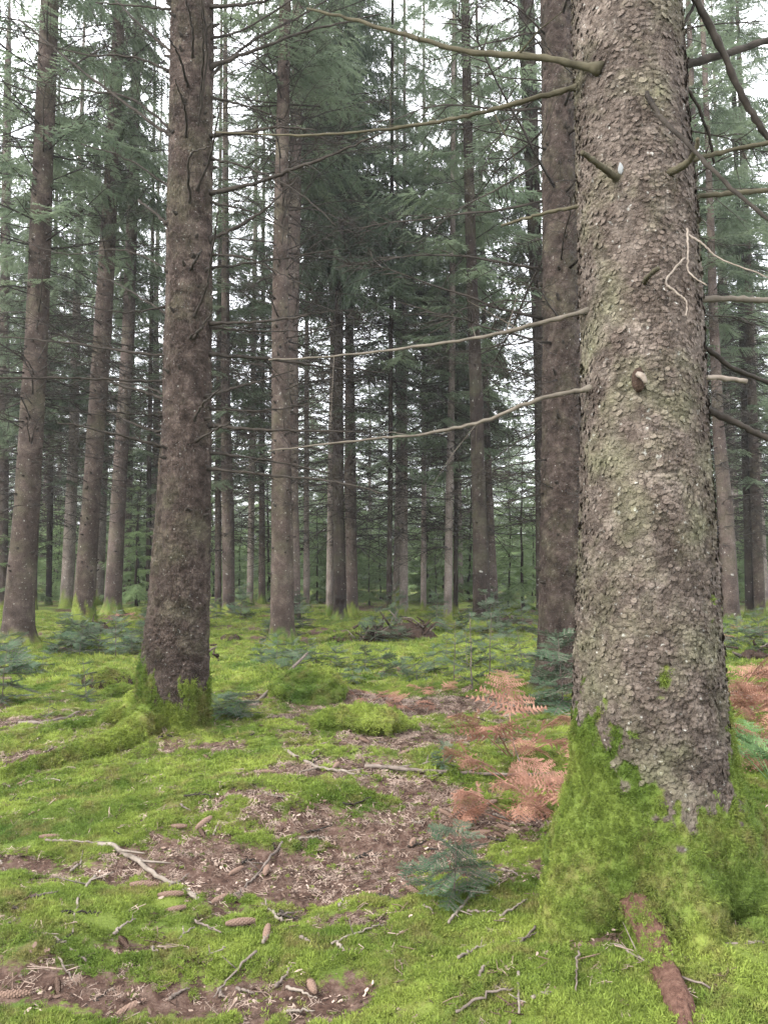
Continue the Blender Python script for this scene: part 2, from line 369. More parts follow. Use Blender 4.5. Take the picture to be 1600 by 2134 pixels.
def tuft(seed, nb=34, wdt=0.085):
    r = np.random.RandomState(seed); V = []; Fq = []
    for k in range(nb):
        a = r.uniform(0, 2 * PI); o = .85 * math.sqrt(r.rand()); l = r.uniform(0.3, 0.75); lean = r.uniform(0.2, 1.5)
        a2 = a + r.normal(0, 1.2); b = np.array([math.cos(a) * o, math.sin(a) * o, -0.2 + .25 * (1 - o)]); d = np.array([math.cos(a2) * math.sin(lean), math.sin(a2) * math.sin(lean), math.cos(lean) + .2])
        s = np.cross(d, r.normal(0, 1, 3)); s /= np.linalg.norm(s); mid = b + d * l * 0.55; d2 = d + r.normal(0, 0.9, 3); tip = mid + d2 * l * 0.4
        n = len(V); V += [b - s * wdt * .5, b + s * wdt * .5, mid + s * wdt, mid - s * wdt, tip]
        Fq += [(n, n + 1, n + 2), (n, n + 2, n + 3), (n + 3, n + 2, n + 4)]
    return np.array(V), np.array(Fq)
TUFTS_T = [src('trunk_moss_source', *tuft(s + 10), M_MOSS_TRUNK, smooth=False) for s in range(3)]
TUFTS = [src('moss_source', *tuft(s), M_MOSS, smooth=False) for s in range(4)]
def needle_clump(seed, nb=16):
    r = np.random.RandomState(seed); V = []; Fq = []
    for k in range(nb):
        c = np.append(r.uniform(-1, 1, 2), r.uniform(0, 0.25)); a = r.uniform(0, 2 * PI); d = np.array([math.cos(a), math.sin(a), r.normal(0, .15)]) * r.uniform(.3, .6); s = np.array([-math.sin(a), math.cos(a), 0]) * 0.035
        n = len(V); V += [c - d - s, c - d + s, c + d + s, c + d - s]; Fq.append((n, n + 1, n + 2, n + 3))
    return np.array(V), np.array(Fq)
LITTER = [src('litter_source', *needle_clump(s), M_LITTER, smooth=False) for s in range(3)]
def scat_ground(n, d0, d1, keep, size, srcs, name, lab, cat, kx=0.62):
    d = np.sqrt(RS.uniform(d0 ** 2, d1 ** 2, n)); x = RS.uniform(-1, 1, n) * kx * (d + 0.6); m = MO(x, d)
    k = RS.uniform(0, 1, n) < keep(m); x, d, m = x[k], d[k], m[k]
    e = 0.03; nx = -(H(x + e, d) - H(x - e, d)) / (2 * e); ny = -(H(x, d + e) - H(x, d - e)) / (2 * e)
    z = HG(x, d) + 0.055 * (fbm(x * 7, d * 7, 3, 5) - 0.5) * (d < 14)
    o = scatter(name, np.stack([x, d, z], -1), np.stack([nx, ny, np.ones_like(nx)], -1), size(d, m) * RS.uniform(0.7, 1.35, len(d)), srcs)
    return tag(o, lab, cat)
kp = lambda m: .06 + .94 * sstep(0.34, 0.62, m)
scat_ground(70000, 2.3, 5.2, kp, lambda d, m: 0.013 + 0.008 * m, TUFTS, 'moss', 'bright green moss carpet covering the near forest floor', 'moss')
scat_ground(60000, 5.0, 11, kp, lambda d, m: 0.022 + 0.014 * m, TUFTS, 'moss', 'yellow green moss spreading around the middle tree trunks', 'moss')
scat_ground(36000, 10.5, 30, kp, lambda d, m: 0.05 + 0.03 * m, TUFTS, 'moss', 'green moss on the far forest floor between the trunks', 'moss')
scat_ground(48000, 2.3, 10, lambda m: 1 - sstep(0.3, 0.75, m) * 0.93, lambda d, m: 0.020 + 0.0035 * (d - 2.5), LITTER, 'needle_litter', 'brown fallen spruce needles on the bare soil patches', 'needles')

def chip_clump(seed, nb=7):
    r = np.random.RandomState(seed); parts = []
    for k in range(nb):
        c = np.append(r.uniform(-1, 1, 2), r.uniform(.02, .15)); s = r.uniform(.08, .3); a = r.uniform(0, 6); u = np.array([math.cos(a), math.sin(a), r.normal(0, .3)]); v = np.array([-math.sin(a), math.cos(a), r.normal(0, .3)]); th = np.linspace(0, 2 * PI, 6)[:-1]; w_ = s * r.uniform(.6, 1.2, 5)
        parts.append((np.array([c + np.array([0, 0, .05 * s])] + [c + u * math.cos(t) * q * 1.5 + v * math.sin(t) * q * .7 for t, q in zip(th, w_)]), np.array([(0, q + 1, (q + 1) % 5 + 1) for q in range(5)])))
    return join(parts)
def twiglet_clump(seed, nb=4):
    r = np.random.RandomState(seed); parts = []
    for k in range(nb):
        c = np.append(r.uniform(-.8, .8, 2), .12); a = r.uniform(0, 6); d = np.array([math.cos(a), math.sin(a), r.normal(0, .12)]) * r.uniform(.6, 1.6); s = np.array([-math.sin(a), math.cos(a), 0])
        parts.append(tube(np.array([c - d, c + s * r.normal(0, .35), c + d * .9]), [.05, .055, .03], 3, False))
    return join(parts)
CHIPS = [src('chip_source', *chip_clump(s), M_LITTER, smooth=False) for s in range(3)]; TWL = [src('twiglet_source', *twiglet_clump(s), M_LITTER) for s in range(4)]
scat_ground(15000, 2.3, 11, lambda m: 1 - sstep(0.25, 0.8, m) * 0.9, lambda d, m: 0.035 + 0 * d, CHIPS, 'bark_crumbs', 'crumbs of bark and dead leaf scraps on the soil', 'litter')
scat_ground(8500, 2.3, 12, lambda m: 1 - sstep(0.25, 0.8, m) * 0.72, lambda d, m: 0.034 + 0 * d, TWL, 'twig_litter', 'fine broken twiglets strewn over moss and needle litter', 'litter')

# ------------------------------------------------------------------ trees: shared branch and crown meshes
def dead_branch(seed, n_side=13, droop=0.12, k=3):
    r = np.random.RandomState(seed); parts = []
    t = np.linspace(0, 1, 9); up = r.uniform(-0.05, 0.22)
    path = np.stack([t, 0.05 * np.cumsum(r.normal(0, .35, 9)) * t, up * t - (droop + up) * t ** 2 + 0.012 * np.cumsum(r.normal(0, 1, 9))], -1); path[0] = 0
    parts.append(tube(path, 0.0085 * (1 - 0.8 * t), k))
    for s in range(n_side):
        u = r.uniform(0.12, 0.98); o = np.array([np.interp(u, t, path[:, q]) for q in range(3)])
        sgn = 1 if s % 2 else -1; ang = r.uniform(0.6, 1.15); L = r.uniform(0.10, 0.36) * (1.15 - 0.6 * u)
        d = np.array([math.cos(ang), sgn * math.sin(ang), r.normal(-0.1, 0.3)]); q = np.linspace(0, 1, 4)[:, None]
        tw = o + d * L * q + np.array([0, 0, -0.12 * L]) * q ** 2 + r.normal(0, 0.012, (4, 3)) * q
        parts.append(tube(tw, 0.0034 * (1 - 0.7 * q[:, 0]), 3, False))
        for _ in range(r.randint(0, 3)):
            v = r.uniform(0.3, 0.9); o2 = o + d * L * v; d2 = d + r.normal(0, 0.8, 3); d2 /= np.linalg.norm(d2)
            parts.append(tube(np.array([o2, o2 + d2 * L * 0.35]), [0.0022, 0.001], 3, False))
    return join(parts)
DEADV = [dead_branch(100 + s, n_side=random.randint(12, 20)) for s in range(8)]
DEADM = [mesh('dead_branch', *v, M_DEAD) for v in DEADV]
def twig(seed, hang=False):
    r = np.random.RandomState(seed); V = []; Fq = []
    V += [(0, -.008, 0), (0, .008, 0), (1, 0, -0.05)]; Fq.append((0, 1, 2))
    for k in range(11):
        u = (k + 0.5) / 11.5
        for s in (-1, 1):
            a = r.uniform(0.5, 1.0) * s; l = r.uniform(.16, .3) * (1 - .55 * u); z = r.normal(-.02, .06); w = r.uniform(.018, .034)
            c = np.array([u, 0, -.05 * u]); d = np.array([math.cos(a), math.sin(a), z / l * .6]) * l; e = np.array([-math.sin(a), math.cos(a), r.normal(0, .5)]) * w
            n = len(V); V += [c - e, c + e, c + d]; Fq.append((n, n + 1, n + 2))
    n = len(V); V += [(.9, -.03, -.04), (.9, .03, -.04), (1.12, 0, -.07)]; Fq.append((n, n + 1, n + 2))
    return np.array(V, float), np.array(Fq)
TW = [twig(s) for s in range(3)]
def live_branch(seed, hang=0.5, npair=15):
    """unit-length branch along +x; returns wood part, needle part"""
    r = np.random.RandomState(seed); t = np.linspace(0, 1, 8); sag = r.uniform(.1, .28)
    path = np.stack([t, .03 * np.cumsum(r.normal(0, .5, 8)) * t, .10 * t - sag * t ** 1.6 + 0.14 * t ** 4], -1)
    wood = tube(path, .0065 * (1 - .85 * t), 3, False); mats = {0: [], 1: [], 2: []}
    for i_ in range(npair):
        u = .12 + .88 * (i_ + r.uniform(-.3, .3)) / npair; u = min(max(u, .1), .99); o = [np.interp(u, t, path[:, q]) for q in range(3)]
        for s in (-1, 1):
            a = s * r.uniform(.55, 1.1); L = (.11 + .26 * math.sin(PI * min(1, .18 + u * .8))) * r.uniform(.65, 1.15)
            dn = -hang * r.uniform(.4, 1.4)
            x = np.array([math.cos(a), math.sin(a), dn]); R = basis(x[None], np.array([[0, 0, 1.0]]) + r.normal(0, .25, (1, 3)))[0] * L
            mats[r.randint(3)].append(np.column_stack([R, o]))
    R = basis(np.array([[1.0, 0, -.05]]), np.array([[0, 0, 1.0]]))[0] * .16; mats[0].append(np.column_stack([R, path[-1] - np.array([.06, 0, 0])]))
    return wood, join([inst(*TW[k], np.array(v)) for k, v in mats.items() if v])
LIVED = [live_branch(30 + s, 2.6, 26) for s in range(3)]
LIVE = [live_branch(s, .45) for s in range(3)]; LIVEH = [live_branch(20 + s, 1.5, 17) for s in range(3)]
def crown(seed, zb, zt, lmax, lv, per=4.6, step=0.42, shape=0.75, low=0.55, thin=0.0):
    r = np.random.RandomState(seed); wd = [[] for _ in lv]; z = zb; a0 = 0
    while z < zt - .3:
        f = (z - zb) / (zt - zb); L0 = lmax * (1 - f) ** shape * (low + (1 - low) * min(1, f / .18)) + .25
        for q in range(max(3, int(round(per + r.uniform(-1, 1))))):
            if r.rand() < thin: continue
            a0 += 2.4 + r.uniform(-.3, .3); L = L0 * r.uniform(.6, 1.12); el = .35 * f - .18 + r.normal(0, .1)
            x = np.array([math.cos(a0) * math.cos(el), math.sin(a0) * math.cos(el), math.sin(el)])
            R = basis(x[None], np.array([[0, 0, 1.0]]))[0] * L
            wd[r.randint(len(lv))].append(np.column_stack([R, [0, 0, z + r.uniform(-.15, .15)]]))
        z += step * r.uniform(.8, 1.2)
    w_ = join([inst(*lv[k][0], np.array(v)) for k, v in enumerate(wd) if v]); n_ = join([inst(*lv[k][1], np.array(v)) for k, v in enumerate(wd) if v])
    return w_, n_
def crown_mesh(name, mat, *a, **k):
    w_, n_ = crown(*a, **k); V, Fs = join([w_, n_]); wq = sum(len(f) for f in w_[1])
    tri = sum(len(f) for f in n_[1]); idx = []
    for f in Fs: idx.append(np.zeros(len(f), int) if f.shape[1] == 4 else np.ones(len(f), int))
    return mesh(name, V, Fs, [M_DEAD, mat], np.concatenate(idx), False)
# unit trees: heights in metres; shared among the trees
CR_HIGH = [crown_mesh('crown', M_NEEDLE, 1, 12.5, 29, 3.0, LIVE, per=3.2, step=.6), crown_mesh('crown', M_NEEDLE, 2, 11, 27, 2.8, LIVEH, per=3.2, step=.6)]
CR_MID = [crown_mesh('crown', M_NEEDLE, 3, 6.5, 26, 2.9, LIVEH, per=2.4, step=.7), crown_mesh('crown', M_NEEDLE, 4, 5.0, 24, 2.7, LIVE, per=2.4, step=.7), crown_mesh('crown', M_NEEDLE, 5, 8, 25, 2.9, LIVE, per=2.4, step=.7)]
CR_YOUNG = [crown_mesh('crown', M_NEEDLE_Y, 6, .4, 6, 1.6, LIVE, per=3.2, step=.36, low=.8), crown_mesh('crown', M_NEEDLE_Y, 7, .3, 4, 1.2, LIVE, per=3.2, step=.3, low=.8)]
def dead_tier(seed, z0, z1, n, L=(1.2, 2.9)):
    r = np.random.RandomState(seed); g = [[] for _ in DEADV]
    for q in range(n):
        z = r.uniform(z0, z1); a = r.uniform(0, 2 * PI); el = r.normal(-.08, .18); l = r.uniform(*L)
        x = np.array([math.cos(a) * math.cos(el), math.sin(a) * math.cos(el), math.sin(el)])
        g[r.randint(len(g))].append(np.column_stack([basis(x[None], np.array([[0, 0, 1.0]]))[0] * l, [0, 0, z]]))
    return mesh('dead_branches', *join([inst(*DEADV[k], np.array(v)) for k, v in enumerate(g) if v]), M_DEAD)
CR_HANG = crown_mesh('crown', M_NEEDLE_DARK, 9, 10.4, 27, 2.9, LIVED, per=4.6, step=.5, low=.8)
TIERS = [dead_tier(50, 2.5, 13, 120), dead_tier(51, 2.2, 10, 95), dead_tier(52, 3.0, 15, 125)]

def trunk_geo(zs, cx, cy, rr, K=28, seed=0, amp=0.012, flare=0.0, flare_h=0.5, roots=5, z0=0.0, mossh=0.35, th=None):
    r = np.random.RandomState(seed); th = np.linspace(0, 2 * PI, K, endpoint=False) if th is None else th; K = len(th)
    Zg, T = np.meshgrid(zs, th, indexing='ij'); R = np.repeat(rr[:, None], K, 1)
    ph = r.uniform(0, 6); k = np.clip(1 - (Zg - z0) / flare_h, 0, 1.4) ** 2
    R = R * (1 + flare * k * (0.55 + 0.6 * np.cos(roots * T + ph + 1.3 * np.sin(T + ph)) ** 2))
    R = R + amp * (fbm(np.cos(T) * 2 + 9 + seed, np.sin(T) * 2 + Zg * 1.3, 3, seed) - .5) * 2
    V = np.stack([cx[:, None] + R * np.sin(T), cy[:, None] - R * np.cos(T), Zg], -1)
    n = len(zs); i = np.arange(n - 1)[:, None] * K; j = np.arange(K)[None]; j2 = (j + 1) % K
    Fq = np.stack([i + j, i + j2, i + K + j2, i + K + j], -1).reshape(-1, 4)
    nz = fbm(np.cos(T) * 3 + 4, np.sin(T) * 3 + Zg * 4, 3, seed + 3)
    ms = sstep(0, 0.12, mossh + (nz - .5) * mossh * 1.6 - (Zg - z0))
    ms = np.maximum(ms, 0 * sstep(.66, .78, fbm(np.cos(T) * 2.5 + 3, np.sin(T) * 2.5 + Zg * 2.2, 4, seed + 40)) * (Zg < 9))
    return V.reshape(-1, 3), Fq, ms.ravel(), V
def prof(pts, d, top=27.0, rt=0.04):
    """pixel silhouette [(y, xl, xr)] at depth d -> world centreline samples"""
    pts = sorted(pts, key=lambda q: -q[0]); zz = []; cx = []; rr = []
    for y_, a, b in pts:
        p0, p1 = P(a, y_, d), P(b, y_, d); zz.append(p0[2]); cx.append((p0[0] + p1[0]) / 2); rr.append(abs(p1[0] - p0[0]) / 2)
    zz, cx, rr = map(list, (zz, cx, rr))
    if top > zz[-1] + 1:
        sl = (cx[-1] - cx[0]) / (zz[-1] - zz[0]) * .5
        zz.append(top); cx.append(cx[-1] + sl * (top - zz[-2])); rr.append(rt)
    return np.array(zz), np.array(cx), np.array(rr)
ALLTREES = []
def spruce(pts, label, mat=None, dead=0, crown_=None, tier=None, top=27, K=28, nz=60, seed=1, mossh=.35, flare=.5, moss_n=0, group=None, cs=1, dmin=2.2, dmax=11, dlen=(1.3, 3.0), d=None, name='spruce_tree', stubs=0):
    pts = sorted(pts, key=lambda q: -q[0]); y0, a0, b0 = pts[0]
    g = G((a0 + b0) / 2, y0); d = d or g[1]
    zz, cc, rr = prof(pts, d, top); base = np.array([np.interp(g[2], zz, cc), d, float(H(np.interp(g[2], zz, cc), d))])
    t = thing(name, label, 'tree', tuple(base), group)
    zs = np.unique(np.concatenate([np.linspace(base[2] - .25, base[2] + 1.2, 16), np.linspace(base[2] + 1.2, base[2] + d * .85 + 1.5, nz), np.linspace(base[2] + d * .85 + 1.5, max(top, base[2] + d * .85 + 2), 8)]))
    c = np.interp(zs, zz, cc); q = np.interp(zs, zz, rr)
    V, Fq, ms, Vg = trunk_geo(zs, c - base[0], np.zeros_like(zs), q, K, seed, .012, flare, .55, 5, base[2], mossh)
    tone = np.full(len(V), .5)
    if K > 80:
        rel, tn = bark_relief(None, zs, q[q > .1], np.linspace(0, 2 * PI, K, endpoint=False), .045, .018, seed); tone = tn.ravel(); sn = V - np.stack([np.repeat(c - base[0], K), np.zeros(len(V)), V[:, 2]], -1)
        V = V + sn / np.linalg.norm(sn, axis=1)[:, None] * rel.ravel()[:, None]
    V = V - np.array([0, 0, base[2]])
    link('trunk', mesh('trunk', V, Fq, mat or M_BARK_FAR, attrs={'moss': ms, 'tone': tone}), t)
    at = lambda z: (np.interp(z + base[2], zz, cc) - base[0], np.interp(z + base[2], zz, rr))
    r = np.random.RandomState(seed + 77)
    z = dmin; a = r.uniform(0, 6)
    whorl = max(2, dead / max(1, (dmax - dmin) / .5)) if dead else 0
    while dead and z < dmax:
        for k in range(int(whorl + r.uniform(0, 1))):
            a += 2.4 + r.uniform(-.5, .5); zz_ = z + r.uniform(-.14, .14); x, rd = at(zz_); l = r.uniform(*dlen) * (.55 + .45 * min(1, (z - dmin) / 3 + .1))
            if r.rand() < .28: l *= .25
            o = link('branch', DEADM[r.randint(len(DEADM))], t)
            o.location = (x + math.cos(a) * rd * .9, math.sin(a) * rd * .9, zz_); o.rotation_euler = (r.normal(0, .3), -r.normal(.02 + .03 * (z - 4), .2), a); o.scale = (l, l, l)
        z += .5 * r.uniform(.8, 1.2)
    if stubs:
        gs = []
        for k in range(stubs):
            zz_ = dmin * .5 + (dmax - dmin * .5) * r.rand(); aa = r.uniform(0, 2 * PI); x, rd = at(zz_); dv = np.array([math.cos(aa), math.sin(aa), r.uniform(0, .5)])
            p0 = np.array([x, 0, zz_]) + np.array([math.cos(aa), math.sin(aa), 0]) * rd * .93; gs.append(tube(np.array([p0, p0 + dv * .03, p0 + dv * r.uniform(.05, .12)]), [.034, .024, .012], 5))
        tag(link('branch_stubs', mesh('branch_stubs', *join(gs), M_DEAD), t), None, None, None, 'stuff')
    if tier is not None:
        o = link('dead_branches', TIERS[tier], t); o['kind'] = 'stuff'; x, _ = at(6); o.location = (x, 0, 0); o.rotation_euler.z = r.uniform(0, 6)
    if crown_ is not None:
        o = link('crown', crown_, t); x0, _ = at(5); x1, _ = at(20); o.location = (at(0)[0], 0, 0); o.scale = (cs, cs, cs)
        o.rotation_euler = (Matrix.Rotation(math.atan2(x1 - x0, 15), 3, 'Y') @ Matrix.Rotation(r.uniform(0, 6), 3, 'Z')).to_euler()
    if moss_n:
        k = r.choice(len(V), moss_n * 4); k = k[ms[k] > .55][:moss_n]; K_ = K
        nn = np.stack([V[k, 0] - c[k // K_] + base[0], V[k, 1], np.full(len(k), .12)], -1)
        scatter('trunk_moss', V[k] + r.normal(0, .008, (len(k), 3)), nn, r.uniform(.02, .045, len(k)), TUFTS, t)
    ALLTREES.append((base[0], d)); return t, base, at

# ------------------------------------------------------------------ the two near trees, built finely
def bark_relief(Vg, zs, rad, th, cell, amp, seed, ratio=0.8):
    """raised, tilted bark scales on a trunk grid: large cracked plates low down, thin flakes higher up"""
    circ = 2 * PI * float(np.median(rad)); Zg, T = np.meshgrid(zs, th, indexing='ij'); Tm = (T / (2 * PI))
    def layer(c, rt, wob, sd):
        nu = max(8, int(circ / c)); u = Tm * nu + wob * (fbm(T * 7, Zg * 13, 3, sd + 1) - .5) * 2; v = Zg / (c * rt) + wob * (fbm(T * 6 + 3, Zg * 11, 3, sd + 2) - .5) * 2
        return worley(u, v, nu, sd)
    f1, f2, ca, du, dv = layer(cell * 1.7, 1.25, .55, seed); e = f2 - f1
    big = sstep(.0, .07, e) * (.5 + .5 * ca) + .6 * dv * (ca - .5) + .8 * du * (ca * 3 % 1 - .5)
    f1, f2, cb, du, dv = layer(cell * .85, .72, .45, seed + 11); e = f2 - f1; pl = sstep(.0, .10, e)
    small = pl * (.35 + .65 * cb) + pl * (-dv) * 1.0 * (cb > .4) + pl * du * 1.3 * (cb * 7 % 1 - .5)
    k = sstep(2.6, .9, Zg) if False else 1 - sstep(.9, 2.6, Zg); patch = sstep(.35, .65, fbm(T * 2.2, Zg * 2.0, 3, seed + 30))
    h = big * (.35 + .75 * k) + small * (.30 + .55 * patch) + .14 * (fbm(T * 50, Zg * 70, 3, seed + 4) - .5)
    return h * amp, .45 * ca + .55 * cb
def near_trunk(name, pts, d, zrows, th, label, cell, amp, seed, mossf, lobes, lobe_h, mat, top=27, lobe_k=.42):
    zz, cc, rr = prof(pts, d, top)
    bx = float(np.interp(0.05, zz, cc)); base = np.array([bx, d, float(H(bx, d))]); t = thing(name, label, 'tree', tuple(base))
    zs = np.concatenate([np.linspace(zz[0] - .25, zrows[0], zrows[1]), np.linspace(zrows[0], top, 40)[1:]])
    Zg, T = np.meshgrid(zs, th, indexing='ij'); c = np.interp(zs, zz, cc); q = np.interp(zs, zz, rr); R = np.repeat(q[:, None], len(th), 1)
    k = np.clip(1 - (Zg - base[2]) / lobe_h, 0, 1.3); k = k * k * (3 - 2 * np.minimum(k, 1)) if False else np.minimum(k, 1.1) ** 1.6
    L = np.zeros_like(T)
    for a, wd, am in lobes:
        dd = (T - math.radians(a) + PI) % (2 * PI) - PI; L = np.maximum(L, am * np.exp(-(dd / math.radians(wd)) ** 2))
    R = R * (1 + k * (-lobe_k + lobe_k * 1.1 * L))
    R = R + .02 * (fbm(np.cos(T) * 2 + 3, np.sin(T) * 2 + Zg * 1.2, 3, seed) - .5) + .05 * k * (fbm(T * 2.5, Zg * 7, 3, seed + 8) - .5)
    ms = np.clip(mossf(T, Zg - base[2]), 0, 1); ms = sstep(.38, .62, ms + .9 * (fbm(T * 11, Zg * 34, 3, seed + 70) - .5) * (ms > .02))
    rel, tone = bark_relief(None, zs, q[q > .1], th, cell, amp, seed); R = R + rel * (1 - .7 * ms) * (Zg < zrows[0] + 3)
    R = R + ms * .03 * (fbm(T * 9, Zg * 22, 3, seed + 50) - .4)
    V = np.stack([c[:, None] + R * np.sin(T) - base[0], -R * np.cos(T), Zg - base[2]], -1)
    n, K = len(zs), len(th); i = np.arange(n - 1)[:, None] * K; j = np.arange(K)[None]; j2 = (j + 1) % K
    Fq = np.stack([i + j, i + j2, i + K + j2, i + K + j], -1).reshape(-1, 4)
    link('trunk', mesh('trunk', V.reshape(-1, 3), Fq, mat, attrs={'moss': ms.ravel(), 'tone': tone.ravel()}), t)
    return t, base, V, ms, (zz, cc, rr), T
def uneven_th(nf, nb):
    return np.concatenate([np.linspace(-1.75, 1.75, nf, endpoint=False), np.linspace(1.75, 2 * PI - 1.75, nb, endpoint=False)])
def trunk_moss(t, V, ms, n, size, thr=.5):
    A = V.reshape(-1, 3); w_ = (ms.ravel() > thr) * np.clip(np.linalg.norm(A[:, :2], axis=1), .05, 1); zok = A[:, 2] < 6; w_ = w_ * zok
    k = RS.choice(len(A), n, p=w_ / w_.sum()); dz = np.stack([A[k, 0], A[k, 1], np.full(n, .10)], -1); dz /= np.linalg.norm(dz, axis=1)[:, None]
    scatter('trunk_moss', A[k] + RS.normal(0, .006, (n, 3)), dz, RS.uniform(.5, 1.6, n) * size, TUFTS_T, t, .45)
def g_(T, a, w_): return np.exp(-(((T - math.radians(a) + PI) % (2 * PI) - PI) / math.radians(w_)) ** 2)

BIG = [(2080, 1105, 1690), (1990, 1108, 1680), (1900, 1108, 1668), (1800, 1122, 1632), (1720, 1155, 1580), (1650, 1183, 1545), (1590, 1200, 1520), (1500, 1203, 1500), (1300, 1208, 1485), (1050, 1216, 1470), (700, 1215, 1453), (350, 1207, 1430), (0, 1200, 1408)]
D_BIG = 3.33
def big_moss(T, z):
    nz = .45 * fbm(T * 2.6 + 2, z * 6, 4, 61) + .55 * fbm(T * 8, z * 15, 3, 62) - .5
    lim = .42 + .30 * g_(T, -75, 38) + .42 * g_(T, 82, 34) - .05 * g_(T, 12, 20) + .45 * g_(T, 180, 70)
    m = sstep(-.24, .14, lim + nz * .75 - z)
    m = np.maximum(m, g_(T, -8, 7) * np.exp(-((z - .93) / .08) ** 2) * 1.0 * (nz + .5))
    m = np.maximum(m, g_(T, 40, 6) * np.exp(-((z - 1.22) / .07) ** 2) * 1.0 * (nz + .5))
    return m
bt, bb, bV, bms, bprof, bT = near_trunk('spruce_tree', BIG, D_BIG, (4.3, 860), uneven_th(300, 70), 'big flaking spruce trunk filling the right, base wrapped in green moss', .026, .0105, 5, big_moss,
    [(-68, 27, 1.0), (-4, 17, 1.0), (62, 30, 1.0), (120, 22, .8), (180, 25, .9), (-120, 20, .8)], .62, M_BARK_NEAR, lobe_k=.5)
trunk_moss(bt, bV, bms, 13000, .0135)
# loose bark flakes lifting off the big trunk
def flakes(V, ms, n, zmax, size, seed):
    r = np.random.RandomState(seed); nz, K = V.shape[:2]; parts = []; tones = []
    row = r.randint(0, nz - 45, n * 3); col = r.randint(0, K, n * 3)
    for a, b in zip(row, col):
        p = V[a, b]
        if p[2] > zmax or ms[a, b] > .3: continue
        ax = np.array([p[0] - V[a, :, 0].mean(), p[1] - V[a, :, 1].mean(), 0]); ax /= np.linalg.norm(ax); tg = np.array([-ax[1], ax[0], 0]); s = size * r.uniform(.5, 1.3); ph = r.uniform(-.7, .7)
        u = tg * math.cos(ph) + np.array([0, 0, 1]) * math.sin(ph); v = -tg * math.sin(ph) + np.array([0, 0, 1]) * math.cos(ph)
        an = np.linspace(0, 2 * PI, 8)[:-1]; w_ = s * (1 + r.uniform(-.25, .25, 7)); lift = r.uniform(.1, .38)
        pts = [p + ax * .003] + [p + u * math.cos(t_) * k * .8 + v * math.sin(t_) * k * .62 + ax * (.0015 + k * lift * max(0, -math.sin(t_) * .8 + .1 * math.cos(t_))) for t_, k in zip(an, w_)]
        parts.append((np.array(pts), np.array([(0, q + 1, (q + 1) % 7 + 1) for q in range(7)]))); tones.append(np.full(8, r.uniform(.35, 1.2)))
        if len(parts) >= n: break
    return (*join(parts), np.concatenate(tones))
fV, fF, fT = flakes(bV, bms, 4200, 4.4, .016, 3)
tag(link('bark_scales', mesh('bark_scales', fV, fF, M_BARK_NEAR, smooth=False, attrs={'tone': fT}), bt), None, None, None, 'stuff')

def zprof(pr, z): return np.interp(z, pr[0], pr[1]), np.interp(z, pr[0], pr[2])
def pxbranch(t, base, pr, d, pts, w0, w1, dd=0.0, mat=None, name='branch', free=False, twigs=0, seed=0, k=6):
    """a branch that leaves the trunk at the first pixel; dd metres of depth change towards the tip"""
    r = np.random.RandomState(seed + len(pts) * 7 + int(pts[0][0])); p0 = P(*pts[0], d); cx, rd = zprof(pr, p0[2]); dx = p0[0] - cx
    ds = 0 if free else -math.sqrt(max(0, rd * rd - min(abs(dx), rd) ** 2))
    L = np.concatenate([[0], np.cumsum([math.hypot(b[0] - a[0], b[1] - a[1]) for a, b in zip(pts, pts[1:])])]); L /= L[-1]
    w = [P(a, b, d + ds * .92 + dd * l + (.0 if free else 0)) for (a, b), l in zip(pts, L)]
    if not free: c0 = np.array([cx, d, w[0][2]]); w[0] = w[0] + (c0 - w[0]) * .12
    n = max(12, len(pts) * 7); path = smooth_path(w, n); dl = d + ds
    path[1:-1] += r.normal(0, (.0004 if free else .0006) * d, (n - 2, 3)); f = np.linspace(0, 1, n)
    rad = (w0 + (w1 - w0) * f) * dl / F_PX / 2 * r.uniform(.84, 1.2, n)
    if not free: rad[0] *= 2.0; rad[1] *= 1.35
    parts = [tube(path, rad, k)]; tot = np.linalg.norm(path[-1] - path[0])
    for q in range(twigs):
        i_ = r.randint(n // 4, n); o = path[i_]; tdir = path[min(i_ + 1, n - 1)] - path[i_ - 1]; tdir /= np.linalg.norm(tdir) + 1e-9
        dv = tdir * r.uniform(.2, 1) + r.normal(0, .6, 3); dv /= np.linalg.norm(dv); l = tot * r.uniform(.06, .26); m = o + dv * l * .5 + r.normal(0, .03 * l, 3)
        parts.append(tube(np.array([o, m, o + dv * l + np.array([0, 0, -.1 * l])]), np.array([.5, .35, .18]) * max(rad[i_] * .7, .0012), 3, False))
    V, Fs = join(parts); return link(name, mesh(name, V - base, Fs, mat or M_DEAD), t)
BB = lambda pts, w0, w1, dd=0., mat=M_DEAD_GREEN, **k: pxbranch(bt, bb, bprof, D_BIG, pts, w0, w1, dd, mat, **k)
BB([(1245, 140), (1130, 120), (980, 108), (850, 75), (750, 45), (640, 18)], 17, 6, .5, twigs=4)
BB([(1197, 180), (1100, 208), (1000, 235), (900, 255), (780, 272), (620, 282), (450, 275)], 12, 4, .9, twigs=6)
BB([(1218, 645), (1100, 680), (1000, 703), (850, 725), (700, 742), (560, 750)], 11, 4, .8, M_DEAD_GREY, twigs=4)
BB([(1222, 808), (1130, 830), (1000, 880), (880, 905), (750, 918), (560, 940)], 11, 4, .5, M_DEAD_GREY, twigs=5)
BB([(1201, 428), (1120, 448), (1045, 470)], 9, 6, .3)
BB([(1414, 140), (1500, 115), (1600, 85), (1720, 60)], 19, 12, .3, M_DEAD)
BB([(1280, 368), (1250, 345), (1212, 318)], 15, 10, -.28)
BB([(1372, 372), (1435, 335), (1455, 288)], 17, 8, -.2)
BB([(1425, 338), (1500, 318), (1600, 298), (1720, 280)], 11, 8, -.1, free=True)
BB([(1426, 412), (1500, 405), (1600, 397), (1750, 385)], 13, 8, .2)
